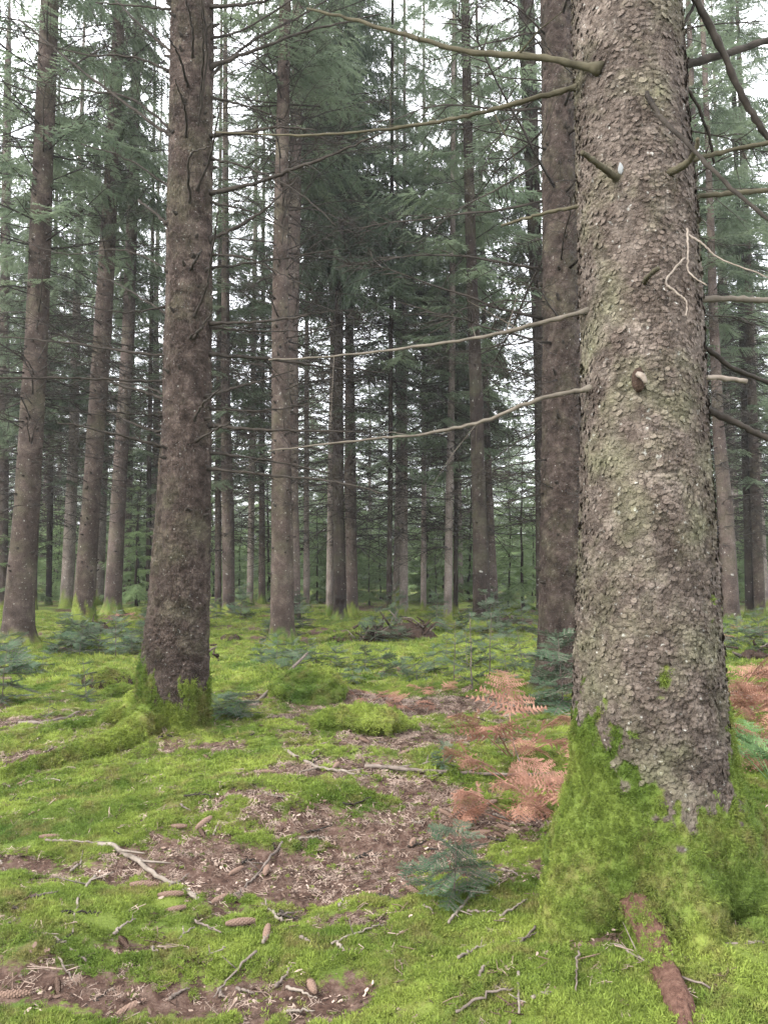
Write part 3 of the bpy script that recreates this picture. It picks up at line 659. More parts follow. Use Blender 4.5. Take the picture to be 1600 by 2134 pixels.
BB([(1338, 160), (1352, 205), (1380, 250), (1430, 297), (1500, 370), (1600, 460), (1700, 540)], 12, 7, -.5, M_DEAD)
BB([(1440, 622), (1520, 623), (1600, 627), (1750, 640)], 15, 11, .1, M_DEAD_GREY)
BB([(1335, 592), (1352, 575), (1372, 558)], 12, 8, -.2)
BB([(1428, 782), (1480, 786), (1555, 795)], 13, 9, .05, M_PALE_WOOD)
BB([(1446, 700), (1490, 740), (1530, 768), (1620, 806)], 12, 9, .2, M_DEAD)
BB([(1452, 838), (1530, 880), (1600, 915), (1700, 960)], 15, 12, .0, M_DEAD)
BB([(1400, -110), (1450, 0), (1500, 100), (1550, 210), (1610, 300), (1700, 420)], 18, 12, .1, M_DEAD)
BB([(1418, 150), (1450, 215), (1478, 290), (1486, 340)], 9, 5, .2, M_DEAD, twigs=3)
BB([(1410, 80), (1435, 30), (1455, -20)], 9, 6, .1, M_DEAD)
for a in ([(1370, 545), (1371, 590), (1372, 628), (1405, 655)], [(1366, 600), (1330, 645), (1350, 668), (1367, 685), (1366, 712)], [(1372, 556), (1400, 575), (1430, 602), (1520, 640)]):
    BB(a, 4.5, 2.5, -.12, M_PALE_WOOD, name='broken_twig', free=True, k=5).location.y -= .33
# knot hole with a pale broken stub, and two resin blisters
kz = P(1332, 790, D_BIG - .27)
def blob(c, s, seed, nu=14, nv=9, amp=.25):
    r = np.random.RandomState(seed); th = np.linspace(0, 2 * PI, nu, endpoint=False); ph = np.linspace(.12, PI - .12, nv); A, B = np.meshgrid(ph, th, indexing='ij')
    k = 1 + amp * (fbm(np.cos(B) * 1.6 + seed, np.sin(B) * 1.6 + A * 1.7, 3, seed) - .5) * 2
    V = np.stack([np.sin(A) * np.cos(B), np.sin(A) * np.sin(B), np.cos(A)], -1) * k[..., None] * np.asarray(s); V = V.reshape(-1, 3) + c; K = nu
    i = np.arange(nv - 1)[:, None] * K; j = np.arange(K)[None]; j2 = (j + 1) % K
    V = np.vstack([V, [V[:K].mean(0)], [V[-K:].mean(0)]]); n = nv * K; j = np.arange(K); i0 = np.stack([i + j[None], i + K + j[None], i + K + j2, i + j2], -1).reshape(-1, 4)
    return V, [i0, np.concatenate([np.stack([np.full(K, n), j, (j + 1) % K], -1), np.stack([np.full(K, n + 1), n - K + (j + 1) % K, n - K + j], -1)])]
link('knot_hole', mesh('knot_hole', *blob(kz - bb + np.array([0, .012, 0]), (.028, .02, .05), 4), M_ROT), bt)
link('broken_stub', mesh('broken_stub', *tube(smooth_path([kz - bb + np.array([-.005, 0, .02]), kz - bb + np.array([0, -.04, .0]), kz - bb + np.array([.006, -.055, -.03])], 6), [.013, .013, .012, .012, .01, .006], 6), M_PALE_WOOD), bt)
for px_, py_, s in ((1236, 392, (.022, .012, .03)), (1293, 352, (.013, .012, .028))):
    z_ = P(px_, py_, D_BIG)[2]; cx, rd = zprof(bprof, z_); dx = P(px_, py_, D_BIG - .2)[0] - cx
    dy = -math.sqrt(max(.0, rd * rd - dx * dx)); q = P(px_, py_, D_BIG + dy) - bb
    link('resin_patch', mesh('resin_patch', *blob(q, (s[0] * .9, .011, s[2] * .9), 9, amp=.4), M_RESIN), bt)
# bare reddish root running towards the camera
rp = [np.array([G(1362, 2000)[0], D_BIG - .12, .30]), G(1362, 2000) + [0, .12, .10], G(1378, 2030) + [0, 0, .022], G(1404, 2085) + [0, 0, .02], G(1420, 2134) + [0, 0, .016], G(1432, 2200) + [0, 0, -.05]]
rpp = smooth_path(rp, 44); V, Fs = tube(rpp, np.linspace(.07, .028, 44) * (1 + .12 * (RS.rand(44) - .5)), 22)
V = V + (fbm(V[:, 0] * 90, V[:, 1] * 9 + V[:, 2] * 9, 3, 4)[:, None] - .5) * np.array([.035, .01, .03]); link('root', mesh('root', V - bb, Fs, M_REDROOT), bt)
k = RS.choice(22 * 21, 900); nn = V[k] - rpp[k // 22]; nn[:, 2] += .03
scatter('root_moss', V[k] - bb + RS.normal(0, .008, (900, 3)), nn / np.linalg.norm(nn, axis=1)[:, None], RS.uniform(.009, .02, 900), TUFTS, bt, .4)

MIDT = [(1580, 235, 450), (1545, 255, 443), (1520, 272, 438), (1500, 284, 433), (1460, 290, 432), (1400, 297, 432), (1300, 310, 433), (1200, 318, 434), (1050, 330, 437), (850, 343, 438), (700, 346, 439), (500, 351, 440), (300, 354, 441), (150, 357, 442), (0, 360, 443)]
D_MID = float(G(370, 1515)[1])
def mid_moss(T, z):
    nz = .45 * fbm(T * 2.6 + 6, z * 5, 4, 71) + .55 * fbm(T * 8, z * 11, 3, 72) - .5
    lim = .30 + .28 * g_(T, -70, 45) - .06 * g_(T, 40, 25) + .3 * g_(T, 180, 60)
    return np.maximum(sstep(-.14, .10, lim + nz * .7 - z), 0)
mt, mb, mV, mms, mprof, mT = near_trunk('spruce_tree', MIDT, D_MID, (7.2, 560), uneven_th(130, 40), 'tall reddish brown spruce trunk with mossy foot and long root, left of centre', .034, .013, 15, mid_moss,
    [(-75, 24, 1.0), (-20, 20, .95), (35, 22, .95), (90, 20, .9), (150, 20, .9), (-140, 20, 1)], .5, M_BARK_MID2, lobe_k=.35)
trunk_moss(mt, mV, mms, 5000, .028)
MB_ = lambda pts, w0=8, w1=3, dd=0., mat=M_DEAD, **k: pxbranch(mt, mb, mprof, D_MID, pts, w0, w1, dd, mat, **k)
RIGHTB = [([(439, 141), (530, 105), (640, 65), (790, 30)], 9, 3), ([(440, 160), (520, 90), (650, 20), (760, -50)], 7, 3), ([(439, 281), (530, 273), (580, 265), (660, 272)], 8, 3), ([(438, 402), (530, 382), (620, 350), (700, 320), (800, 275)], 10, 3),
          ([(438, 502), (500, 470), (560, 430), (622, 368)], 9, 3), ([(438, 530), (500, 535), (560, 556), (640, 600)], 6, 2), ([(440, 560), (560, 543), (710, 518)], 6, 2), ([(438, 675), (540, 670), (640, 658)], 8, 3),
          ([(437, 682), (540, 690), (660, 688)], 6, 2), ([(437, 738), (560, 748), (680, 765), (800, 776)], 8, 3), ([(430, 826), (520, 800), (612, 772)], 8, 3), ([(437, 850), (560, 855), (700, 830)], 5, 2), ([(437, 888), (560, 896), (760, 900)], 9, 3),
          ([(437, 942), (560, 960), (710, 990)], 7, 3), ([(435, 975), (560, 990), (700, 1005), (800, 1028)], 7, 3), ([(440, 12), (520, 8), (600, -10)], 8, 4), ([(441, 80), (510, 60), (640, -20)], 6, 3), ([(439, 330), (520, 350), (620, 400), (700, 470)], 5, 2), ([(439, 420), (520, 440), (600, 480)], 5, 2), ([(440, 200), (540, 230), (700, 300)], 5, 2)]
for q, (p_, a, b) in enumerate(RIGHTB): MB_(p_, a, b, random.uniform(-.8, 1.2), twigs=12, seed=q)
LEFTB = [([(356, 742), (260, 732), (150, 715), (0, 702)], 7, 3), ([(363, 846), (310, 820), (240, 800), (190, 775)], 10, 4), ([(350, 828), (300, 805), (225, 795)], 6, 3), ([(346, 796), (200, 790), (0, 787)], 6, 3), ([(358, 902), (300, 892), (225, 855)], 7, 3), ([(362, 938), (300, 920), (200, 895), (120, 880)], 8, 3),
         ([(345, 868), (280, 862), (210, 858)], 5, 2), ([(380, 298), (330, 265), (240, 200), (150, 130), (40, 40)], 9, 4), ([(373, 494), (330, 450), (290, 418)], 9, 6), ([(370, 120), (330, 85), (280, 40), (240, 0)], 8, 4), ([(372, 18), (300, 14), (200, 5)], 6, 3), ([(352, 270), (270, 205), (120, 180), (20, 150)], 6, 2), ([(350, 660), (260, 600), (180, 560)], 5, 2),
         ([(352, 150), (280, 120), (160, 110), (0, 60)], 6, 2), ([(350, 560), (250, 520), (140, 530), (40, 500)], 4, 2), ([(352, 390), (260, 330), (170, 300)], 5, 2), ([(345, 640), (240, 650), (120, 620)], 4, 2)]
for q, (p_, a, b) in enumerate(LEFTB): MB_(p_, a, b, random.uniform(-.8, 1.2), twigs=11, seed=40 + q)
for p_ in ([(388, 290), (387, 230), (366, 165)], [(403, 122), (402, 60), (385, -10)], [(411, 264), (420, 220), (432, 100), (418, -20)], [(397, 424), (392, 350), (402, 318), (440, 305)], [(412, 396), (440, 320), (458, 215)], [(404, 662), (430, 600), (443, 520), (456, 440)], [(393, 182), (375, 120), (350, 75)],
           [(398, 560), (412, 535), (420, 520)], [(406, 876), (425, 840), (458, 812)], [(412, 918), (450, 895), (482, 880)], [(404, 705), (425, 675), (445, 650)], [(420, 215), (424, 100), (420, 20)]):
    MB_(p_, 6.5, 2.5, -.8, twigs=2)
r_ = np.random.RandomState(3); st_ = []
for q in range(110):
    z_ = r_.uniform(1.7, 7.4) ; a = r_.uniform(0, 2 * PI); cx, rd = zprof(mprof, z_); dv = np.array([math.sin(a), -math.cos(a), r_.uniform(0, .4)]); p0 = np.array([cx, D_MID, z_]) + dv * [rd * .95, rd * .95, 0]
    st_.append(tube(np.array([p0, p0 + dv * .025, p0 + dv * r_.uniform(.04, .09)]), [.026, .017, .009], 6))
V, Fs = join(st_); tag(link('branch_stubs', mesh('branch_stubs', V - mb, Fs, M_DEAD), mt), None, None, None, 'stuff')
# its long mossy root to the left, and a second ridge behind it
def root(t, base, pxs, r0, r1, moss_n, lift, mat=M_BARK_NEAR, size=.028, barefrom=None):
    w = [np.array([base[0], base[1] - .05, base[2] + .28])] + [G(a, b) + np.array([0, 0, l]) for (a, b), l in zip(pxs, lift)]; n = 56; path = smooth_path(w, n); rad = np.interp(np.linspace(0, 1, n), [0, .28, .5, 1], [r0, r0 * .58, r0 * .5, r1]) * (1 + .25 * (RS.rand(n) - .5)); V, Fs = tube(path, rad, 14)
    V = V + (fbm(V[:, 0] * 14, V[:, 1] * 14 + V[:, 2] * 20, 3, 9)[:, None] - .5) * .05; f = np.repeat(np.linspace(0, 1, n), 14); ms = np.append(np.maximum(sstep(.44, .5, f) * (f < .93), f < .38) if barefrom else np.ones_like(f), [0, 0])
    link('root', mesh('root', V - base, Fs, mat, attrs={'moss': ms}), t)
    if moss_n:
        k = RS.choice(np.where(ms > .6)[0], moss_n); nn = V[k] - path[np.minimum(k // 14, n - 1)]; nn[:, 2] += .02; ok = nn[:, 2] > -.02
        scatter('trunk_moss', (V[k] - base)[ok] + RS.normal(0, .012, (ok.sum(), 3)), nn[ok] / np.linalg.norm(nn[ok], axis=1)[:, None], RS.uniform(.6, 1.3, ok.sum()) * size, TUFTS, t, .4)
root(mt, mb, [(285, 1545), (235, 1567), (170, 1588), (100, 1603), (10, 1625)], .17, .06, 2600, [.09, .045, .04, .03, .0])
root(mt, mb, [(275, 1510), (230, 1515), (180, 1522), (90, 1535)], .20, .05, 2200, [.12, .04, .02, -.02])

# ------------------------------------------------------------------ the other trunks, measured in the photograph
H0, H1, M0, M1, M2 = CR_HIGH[0], CR_HIGH[1], CR_MID[0], CR_MID[1], CR_MID[2]
spruce([(1345, 4, 71), (1250, 12, 71), (1050, 32, 82), (700, 55, 100), (350, 70, 110), (0, 87, 122)], 'leftmost tall brown spruce with reddish litter at its foot', M_BARK_MID, 190, CR_MID[2], None, K=48, nz=110, seed=21, mossh=.3, moss_n=500, dmin=3, dmax=14, stubs=90)
spruce([(1312, 147, 200), (1250, 154, 198), (1050, 172, 208), (700, 196, 232), (350, 220, 247), (0, 240, 262)], 'leaning spruce with thick moss collar, second trunk from the left edge', M_BARK_MID, 170, CR_HIGH[1], None, K=40, nz=100, seed=22, mossh=.75, moss_n=900, dmin=3, dmax=16, stubs=90)
spruce([(1280, 216, 252), (1050, 232, 262), (700, 255, 280), (350, 268, 290), (0, 280, 296)], 'greyer spruce trunk just right of the moss collared one', M_BARK_FAR, 120, H1, None, K=32, nz=80, seed=23, mossh=.5, dmin=4, dmax=16, stubs=60)
spruce([(1345, 563, 614), (1200, 565, 612), (1000, 566, 608), (700, 566, 601), (350, 573, 602), (0, 582, 606)], 'straight spruce with twin trunk behind it, mossy foot, centre left', M_BARK_MID, 190, CR_HIGH[0], None, K=44, nz=100, seed=24, mossh=.35, moss_n=500, dmin=3, dmax=14, stubs=90)
spruce([(1312, 598, 628), (1050, 598, 622), (700, 597, 622), (350, 603, 628), (0, 610, 632)], 'spruce trunk half hidden behind the straight centre left spruce', M_BARK_FAR, 120, H0, None, K=32, nz=80, seed=25, dmin=4, dmax=15, stubs=50)
spruce([(1445, 1122, 1220), (1300, 1124, 1217), (1050, 1130, 1212), (700, 1132, 1205), (350, 1132, 1200), (0, 1128, 1190)], 'dark red brown spruce close behind the big trunk, left of it', M_BARK_MID2, 115, None, None, K=110, nz=330, seed=26, mossh=.12, dmin=2.4, dmax=11, stubs=120)
spruce([(1295, 1117, 1142), (800, 1113, 1135), (600, 1105, 1130), (300, 1090, 1122), (0, 1078, 1112)], 'dark trunk peeping out left of the red brown spruce', M_BARK_DARK, 30, H1, 2, K=28, seed=27)
spruce([(1308, 984, 1024), (1150, 985, 1018), (1000, 982, 1010), (800, 978, 1005), (600, 972, 995), (300, 965, 985), (0, 960, 978)], 'very dark bare spruce trunk with mossy roots, centre right', M_BARK_DARK, 24, M2, None, K=36, nz=80, seed=28, mossh=.3, moss_n=400, flare=.6, dmin=5, dmax=14, stubs=30)
FARS = [([(1285, 1020, 1040), (1000, 1010, 1025), (850, 1007, 1019)], 'slim grey brown trunk right behind the very dark trunk', M_BARK_FAR, M0),
        ([(1285, 464, 490), (1050, 462, 488), (850, 460, 480)], 'spruce trunk with mossy foot just right of the left of centre spruce', M_BARK_FAR, M1),
        ([(1262, 514, 528), (950, 519, 532)], 'slim pale trunk between the two centre left spruces', M_BARK_PALE, M2),
        ([(1258, 539, 553), (1000, 540, 552)], 'slim trunk close left of the straight twin trunks', M_BARK_FAR, M0),
        ([(1270, 632, 646), (1020, 633, 644)], 'pale orange slim trunk right of the twin trunks', M_BARK_PALE, M2),
        ([(1295, 695, 723), (1000, 693, 716), (700, 697, 715), (350, 700, 716)], 'dark centre spruce with long drooping boughs', M_BARK_DARK, CR_HANG),
        ([(1285, 679, 694), (1000, 683, 697), (700, 688, 698)], 'pale trunk overlapping the left side of the drooping centre spruce', M_BARK_PALE, H0),
        ([(1285, 722, 746), (1000, 718, 742), (700, 720, 737)], 'lichen speckled trunk right of the drooping centre spruce', M_BARK_FAR, H0),
        ([(1288, 804, 816), (1000, 808, 818)], 'dark slim trunk left of the pale broken barked one', M_BARK_DARK, M1),
        ([(1285, 832, 850), (900, 836, 849), (650, 838, 847)], 'pale slim trunk with peeling bark right of the photo centre', M_BARK_PALE, M2),
        ([(1293, 924, 941), (1000, 929, 945), (750, 935, 948)], 'moss streaked pale trunk left of the very dark trunk', M_BARK_PALE, M1),
        ([(1280, 944, 954), (1000, 946, 955)], 'thin dark trunk squeezed beside the moss streaked one', M_BARK_DARK, M0),
        ([(1292, 1470, 1493), (1050, 1462, 1484), (800, 1452, 1472)], 'brown trunk hugging the right edge of the big trunk', M_BARK_FAR, H1),
        ([(1308, 1508, 1542), (1050, 1494, 1525), (900, 1485, 1508), (600, 1475, 1492), (300, 1468, 1480)], 'grey trunk right of the big trunk, leaning left', M_BARK_FAR, M2),
        ([(1290, 1553, 1572), (1000, 1547, 1562)], 'slim dark trunk of the pair near the right edge', M_BARK_DARK, M1),
        ([(1292, 1572, 1594), (1000, 1562, 1582), (800, 1555, 1574)], 'reddish trunk, right one of the pair at the right edge', M_BARK_MID, H0),
        ([(1262, 96, 108), (960, 100, 112)], 'thin trunk between the two leftmost big trunks', M_BARK_DARK, M2),
        ([(1262, 304, 316), (1000, 306, 316)], 'thin young trunk left of the left of centre spruce', M_BARK_DARK, M1),
        ([(1275, 448, 462), (1000, 448, 461)], 'narrow trunk peeping out right of the reddish mossy footed spruce', M_BARK_FAR, M1),
        ([(1270, -8, 16), (700, 0, 20), (200, 8, 24)], 'dim trunk cut off by the left picture edge', M_BARK_FAR, M0),
        ([(1275, 876, 888), (1000, 878, 888)], 'thin pale trunk midway between the pale slim and moss streaked trunks', M_BARK_PALE, H1)]
for q, (p_, lab, mt_, cr) in enumerate(FARS):
    spruce(p_, lab, mt_, 0, cr, q % 3, top=24 + (q * 7) % 5, K=16, nz=26, seed=60 + q, mossh=.35, cs=1.0)

# ------------------------------------------------------------------ the wood further back
def plain_trunk(seed, h, r0):
    r = np.random.RandomState(seed); zs = np.concatenate([np.linspace(-.4, 1, 7), np.linspace(1.5, h, 16)]); b = np.cumsum(r.normal(0, .03, len(zs)))
    V, Fq, ms, _ = trunk_geo(zs, b - b[0], np.zeros_like(zs), r0 * (1 - .93 * np.clip(zs, 0, h) / h) + .008, 10, seed, .012, .3, .5, 5, 0, .4); return V, Fq, ms
FT = []
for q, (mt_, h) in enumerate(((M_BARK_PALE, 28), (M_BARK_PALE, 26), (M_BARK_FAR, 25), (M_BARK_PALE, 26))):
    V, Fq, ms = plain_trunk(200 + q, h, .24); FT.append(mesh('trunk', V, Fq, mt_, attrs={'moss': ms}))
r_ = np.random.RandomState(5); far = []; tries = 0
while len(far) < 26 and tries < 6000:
    tries += 1; d = math.sqrt(r_.uniform(34 ** 2, 95 ** 2)); x = r_.uniform(-.62, .62) * d
    px_ = 800 + x / d * F_PX
    if 240 < px_ < 345 and d < 80: continue                         # the bright gap left of the middle spruce
    if any(math.hypot(x - a, d - b) < 3.1 for a, b in far + ALLTREES): continue
    far.append((x, d))
for a, b in ((60, 1272), (140, 1268), (325, 1258), (265, 1252), (400, 1262), (30, 1258), (205, 1262), (1440, 1262), (1525, 1258), (1590, 1266)):
    p = G(a, b); far.append((p[0], p[1]))
for q, (x, d) in enumerate(far):
    t = thing('spruce_tree', 'slender spruce among many deep in the far wood', 'tree', (x, d, float(H(x, d))), 'slender spruces deep in the far wood', r_.uniform(0, 6), r_.uniform(.85, 1.15))
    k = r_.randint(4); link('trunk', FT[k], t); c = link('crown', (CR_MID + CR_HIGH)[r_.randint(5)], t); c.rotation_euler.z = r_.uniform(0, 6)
    if d < 70: o = link('dead_branches', TIERS[r_.randint(3)], t); o['kind'] = 'stuff'
YT = []
for q, (h, r0) in enumerate(((6, .05), (4, .035))):
    V, Fq, ms = plain_trunk(230 + q, h, r0); YT.append(mesh('trunk', V, Fq, M_BARK_DARK, attrs={'moss': ms * 0}))
YG = 'young conifers in the understorey'
ypos = [(60, 1262, 1), (130, 1258, 0), (20, 1268, 1), (185, 1255, 1), (285, 1265, 1), (300, 1250, 0), (770, 1262, 1), (880, 1255, 1), (1060, 1265, 0), (1090, 1272, 1), (1110, 1258, 0), (960, 1250, 1), (700, 1250, 0), (560, 1255, 1), (500, 1250, 1), (600, 1245, 0), (1500, 1262, 0), (1590, 1255, 1), (1540, 1250, 0),
        (420, 1252, 0), (240, 1250, 0), (660, 1258, 1), (1000, 1248, 0), (820, 1248, 0), (910, 1262, 1), (110, 1246, 0), (740, 1245, 0), (380, 1245, 0), (1450, 1248, 0), (30, 1248, 0)]
ypos += [(random.uniform(0, 1600), random.uniform(1240, 1262), 0) for _ in range(26)]
for q, (a, b, v) in enumerate(ypos):
    p = G(a, b); t = thing('young_conifer', 'green young conifer growing below the trunks in the distance', 'tree', tuple(p), YG, r_.uniform(0, 6), r_.uniform(.7, 1.5))
    link('trunk', YT[v], t); link('crown', CR_YOUNG[v], t)

UG = [bpy.data.objects.new('undergrowth_source', m_) for m_ in CR_YOUNG]
n_ = 300; d_ = np.sqrt(r_.uniform(52 ** 2, 128 ** 2, n_)); x_ = r_.uniform(-.62, .62, n_) * d_
tag(scatter('undergrowth', np.stack([x_, d_, H(x_, d_) - .1], -1), np.tile([0, 0, 1.0], (n_, 1)), r_.uniform(.5, 1.5, n_) * (.7 + d_ / 110), UG, None, .05), 'dense green undergrowth closing the far end of the wood', 'undergrowth')

M_FARWOOD = leaf_mat('far_wood_hazed_needles', (0.11, 0.145, 0.09), (0.22, 0.265, 0.16), 0.5, 0.25)  # needles coloured paler than nearer crowns, standing in for distance haze
FW = [bpy.data.objects.new('far_wood_source', crown_mesh('crown', M_FARWOOD, 70 + q, .8, 25, 3.6, LIVE, per=3.4, step=.75, shape=.6, low=.9)) for q in range(2)]
n_ = 150; d_ = np.where(np.arange(n_) % 5 == 0, r_.uniform(62, 88, n_), r_.uniform(90, 132, n_)); x_ = np.linspace(-.66, .66, n_)[r_.permutation(n_)] * d_
tag(scatter('far_wood', np.stack([x_, d_, H(x_, d_) - .1], -1), np.tile([0, 0, 1.0], (n_, 1)), r_.uniform(.8, 1.35, n_), FW, None, .02), 'far wood coloured haze-pale green, closing the view behind all trunks', 'woods')

# ------------------------------------------------------------------ fir saplings
def fir_branch(seed, needle=.095, n=30, side=True):
    """unit branch along +x with flat rows of needles, and side twigs"""
    r = np.random.RandomState(seed); W = []; Nd = []
    def axis(o, d, L, k):
        d = d / np.linalg.norm(d); up = np.array([0, 0, 1.0]); s = np.cross(up, d); s /= np.linalg.norm(s); nrm = np.cross(d, s)
        W.append(tube(np.array([o, o + d * L * .5, o + d * L + up * .03 * L]), [.011, .008, .004], 3, False))
        for i_ in range(k):
            u = (i_ + .6) / k
            for sg in (-1, 1):
                l = needle * r.uniform(.75, 1.15) * (1 - .25 * u); a = r.uniform(.95, 1.3); c = o + d * L * u; t_ = c + (d * math.cos(a) + s * sg * math.sin(a) + nrm * r.normal(.18, .15)) * l; w_ = d * .0115
                Nd.append((np.array([c - w_, c + w_, t_ + w_ * .7, t_ - w_ * .7]), np.array([(0, 1, 2, 3)])))
    axis(np.zeros(3), np.array([1.0, 0, .02]), 1, n)
    if side:
        for u, L in ((.2, .36), (.38, .42), (.56, .36), (.74, .26)):
            for sg in (-1, 1):
                a = r.uniform(.7, .95) * sg; axis(np.array([u, 0, .02 * u]), np.array([math.cos(a), math.sin(a), r.normal(0, .08)]), L * r.uniform(.8, 1.15), int(n * L * 1.1))
    w_ = join(W); n_ = join(Nd); V, Fs = join([w_, n_]); nw = len(w_[1][0]); idx = np.r_[np.zeros(nw, int), np.ones(len(Fs[0]) - nw, int)]
    return mesh('branch', V, Fs, [M_TWIG, M_FIR], idx, False)
FB = [fir_branch(300 + s) for s in range(4)] + [fir_branch(310 + s, .14, 18, False) for s in range(2)]
def stem_mesh(seed):
    r = np.random.RandomState(seed); z = np.linspace(-.06, 1, 7); p = np.stack([.02 * np.cumsum(r.normal(0, .4, 7)), .02 * np.cumsum(r.normal(0, .4, 7)), z], -1); return mesh('stem', *tube(p, np.linspace(.016, .005, 7), 5), M_TWIG)
STEMS = [stem_mesh(s) for s in range(3)]
def fir_sapling(px_, py_, h, label, group=None, spread=.75, tiers=5, seed=0, per=6, sparse=False):
    r = np.random.RandomState(seed + 900); p = G(px_, py_); p[2] = float(HG(p[0], p[1])); h *= r.uniform(.8, 1.2); spread *= r.uniform(.85, 1.2); t = thing('fir_sapling', label, 'sapling', tuple(p), group, r.uniform(0, 6)); t.rotation_euler.x = r.normal(0, .1) * (seed != 1); t.rotation_euler.y = r.normal(0, .1) * (seed != 1)
    s = link('stem', STEMS[r.randint(3)], t); s.scale = (h * .8, h * .8, h)
    for k in range(tiers):
        z = h * (.16 + .78 * k / max(1, tiers - 1)); L = h * spread * (.85 - .55 * k / tiers) * (1.0 if k else .85)
        for q in range(per if k < tiers - 1 else 4):
            b = link('branch', FB[r.randint(4) if L > .1 else r.randint(6)], t); l = L * r.uniform(.7, 1.15); b.scale = (l, l, l); b.location = (0, 0, z + r.normal(0, .012 * h))
            b.rotation_euler = (r.normal(0, .3), r.normal(.08 - .35 * k / tiers, .22), 2 * PI * q / per + r.uniform(-.35, .35) + k)
    b = link('branch', FB[4], t); b.scale = (h * .16,) * 3; b.location = (0, 0, h * .9); b.rotation_euler = (0, -PI / 2 + .1, 0)
    return t
fir_sapling(945, 1893, .31, 'fir sapling with flat blue green sprays on the moss bank beside the big trunk', spread=1.1, tiers=4, seed=1, per=5)
fir_sapling(925, 1610, .28, 'small fir sapling left of the lower withered ferns', spread=.7, seed=2)
fir_sapling(500, 1500, .22, 'low spreading fir sapling against the right foot of the reddish trunk', spread=1.7, tiers=3, seed=3)
fir_sapling(455, 1495, .20, 'low dark fir sapling tucked beside the reddish trunk foot', spread=1.4, tiers=3, seed=4)
fir_sapling(870, 1425, .42, 'bushy bluish fir sapling in the mossy middle clearing', spread=1.0, tiers=4, seed=5)
fir_sapling(1175, 1490, .80, 'fir sapling in front of the dark red brown spruce', spread=.75, tiers=6, seed=6)
fir_sapling(1130, 1440, .55, 'smaller fir sapling left of the one before the red brown spruce', spread=.7, seed=7)
fir_sapling(360, 1470 - 10, .62, 'thin fir sapling with few twigs before the left mossy stump', spread=.5, tiers=4, seed=8, per=4) if False else None
fir_sapling(182, 1468, .50, 'fir sapling with drooping sprays beside the left mossy stump', spread=.7, tiers=4, seed=9)
fir_sapling(100, 1500, .25, 'tiny fir sapling standing alone on the left moss', spread=.5, tiers=3, seed=10, per=4)
fir_sapling(85, 1410, .42, 'small bluish fir sapling below the leftmost trunk', spread=.8, tiers=4, seed=11)
fir_sapling(5, 1470, .6, 'fir sapling cut off by the left picture edge', spread=.8, tiers=5, seed=12)
fir_sapling(20, 1408, .55, 'bushy fir sapling at the left edge under the leftmost trunk', spread=.9, tiers=5, seed=13)
fir_sapling(240, 1375, .95, 'thin tall fir sapling between leaning spruce and reddish trunk', spread=.35, tiers=6, seed=14)
for q, (a, b) in enumerate(((120, 1368), (165, 1372), (205, 1368), (275, 1366), (300, 1360), (150, 1355), (190, 1350), (260, 1352))):
    fir_sapling(a, b, .42 + .12 * (q % 3), 'fir sapling in the low thicket before the moss collared spruce', 'saplings before the moss collared spruce', spread=.95, tiers=4, seed=20 + q)
for q, (a, b, h) in enumerate(((545, 1390, .4), (575, 1393, .45), (610, 1398, .35), (660, 1400, .35), (700, 1395, .3), (735, 1432, .28), (760, 1402, .35), (800, 1412, .35), (835, 1415, .35), (905, 1405, .5), (640, 1380, .35))):
    fir_sapling(a, b, h, 'fir sapling in the mossy middle behind the stump mound', 'saplings scattered behind the stump mound', spread=.9, tiers=4, seed=40 + q)
for q, (a, b, h) in enumerate(((945, 1425, .75), (985, 1440, 1.0), (1020, 1420, .9), (1055, 1405, .7), (975, 1395, .65), (1090, 1395, .6), (930, 1380, .55), (1015, 1385, .6), (1070, 1425, .5))):
    fir_sapling(a, b, h, 'slim upright fir sapling left of the red brown spruce', 'slim saplings left of the red brown spruce', spread=.42, tiers=6, seed=60 + q, per=4)
for q in range(34):
    a = random.uniform(0, 1600); b = random.uniform(1285, 1345)
    if 1200 < a < 1490: continue
    fir_sapling(a, b, random.uniform(.4, 1.1), 'distant fir sapling on the forest floor among the trunks', 'distant fir saplings', spread=.7, tiers=5, seed=80 + q)
for q, (a, b) in enumerate(((1510, 1360), (1560, 1350), (1590, 1365), (1535, 1340))):
    fir_sapling(a, b, .5, 'fir sapling behind the withered ferns at the right edge', 'saplings behind the right ferns', spread=.9, tiers=4, seed=130 + q)

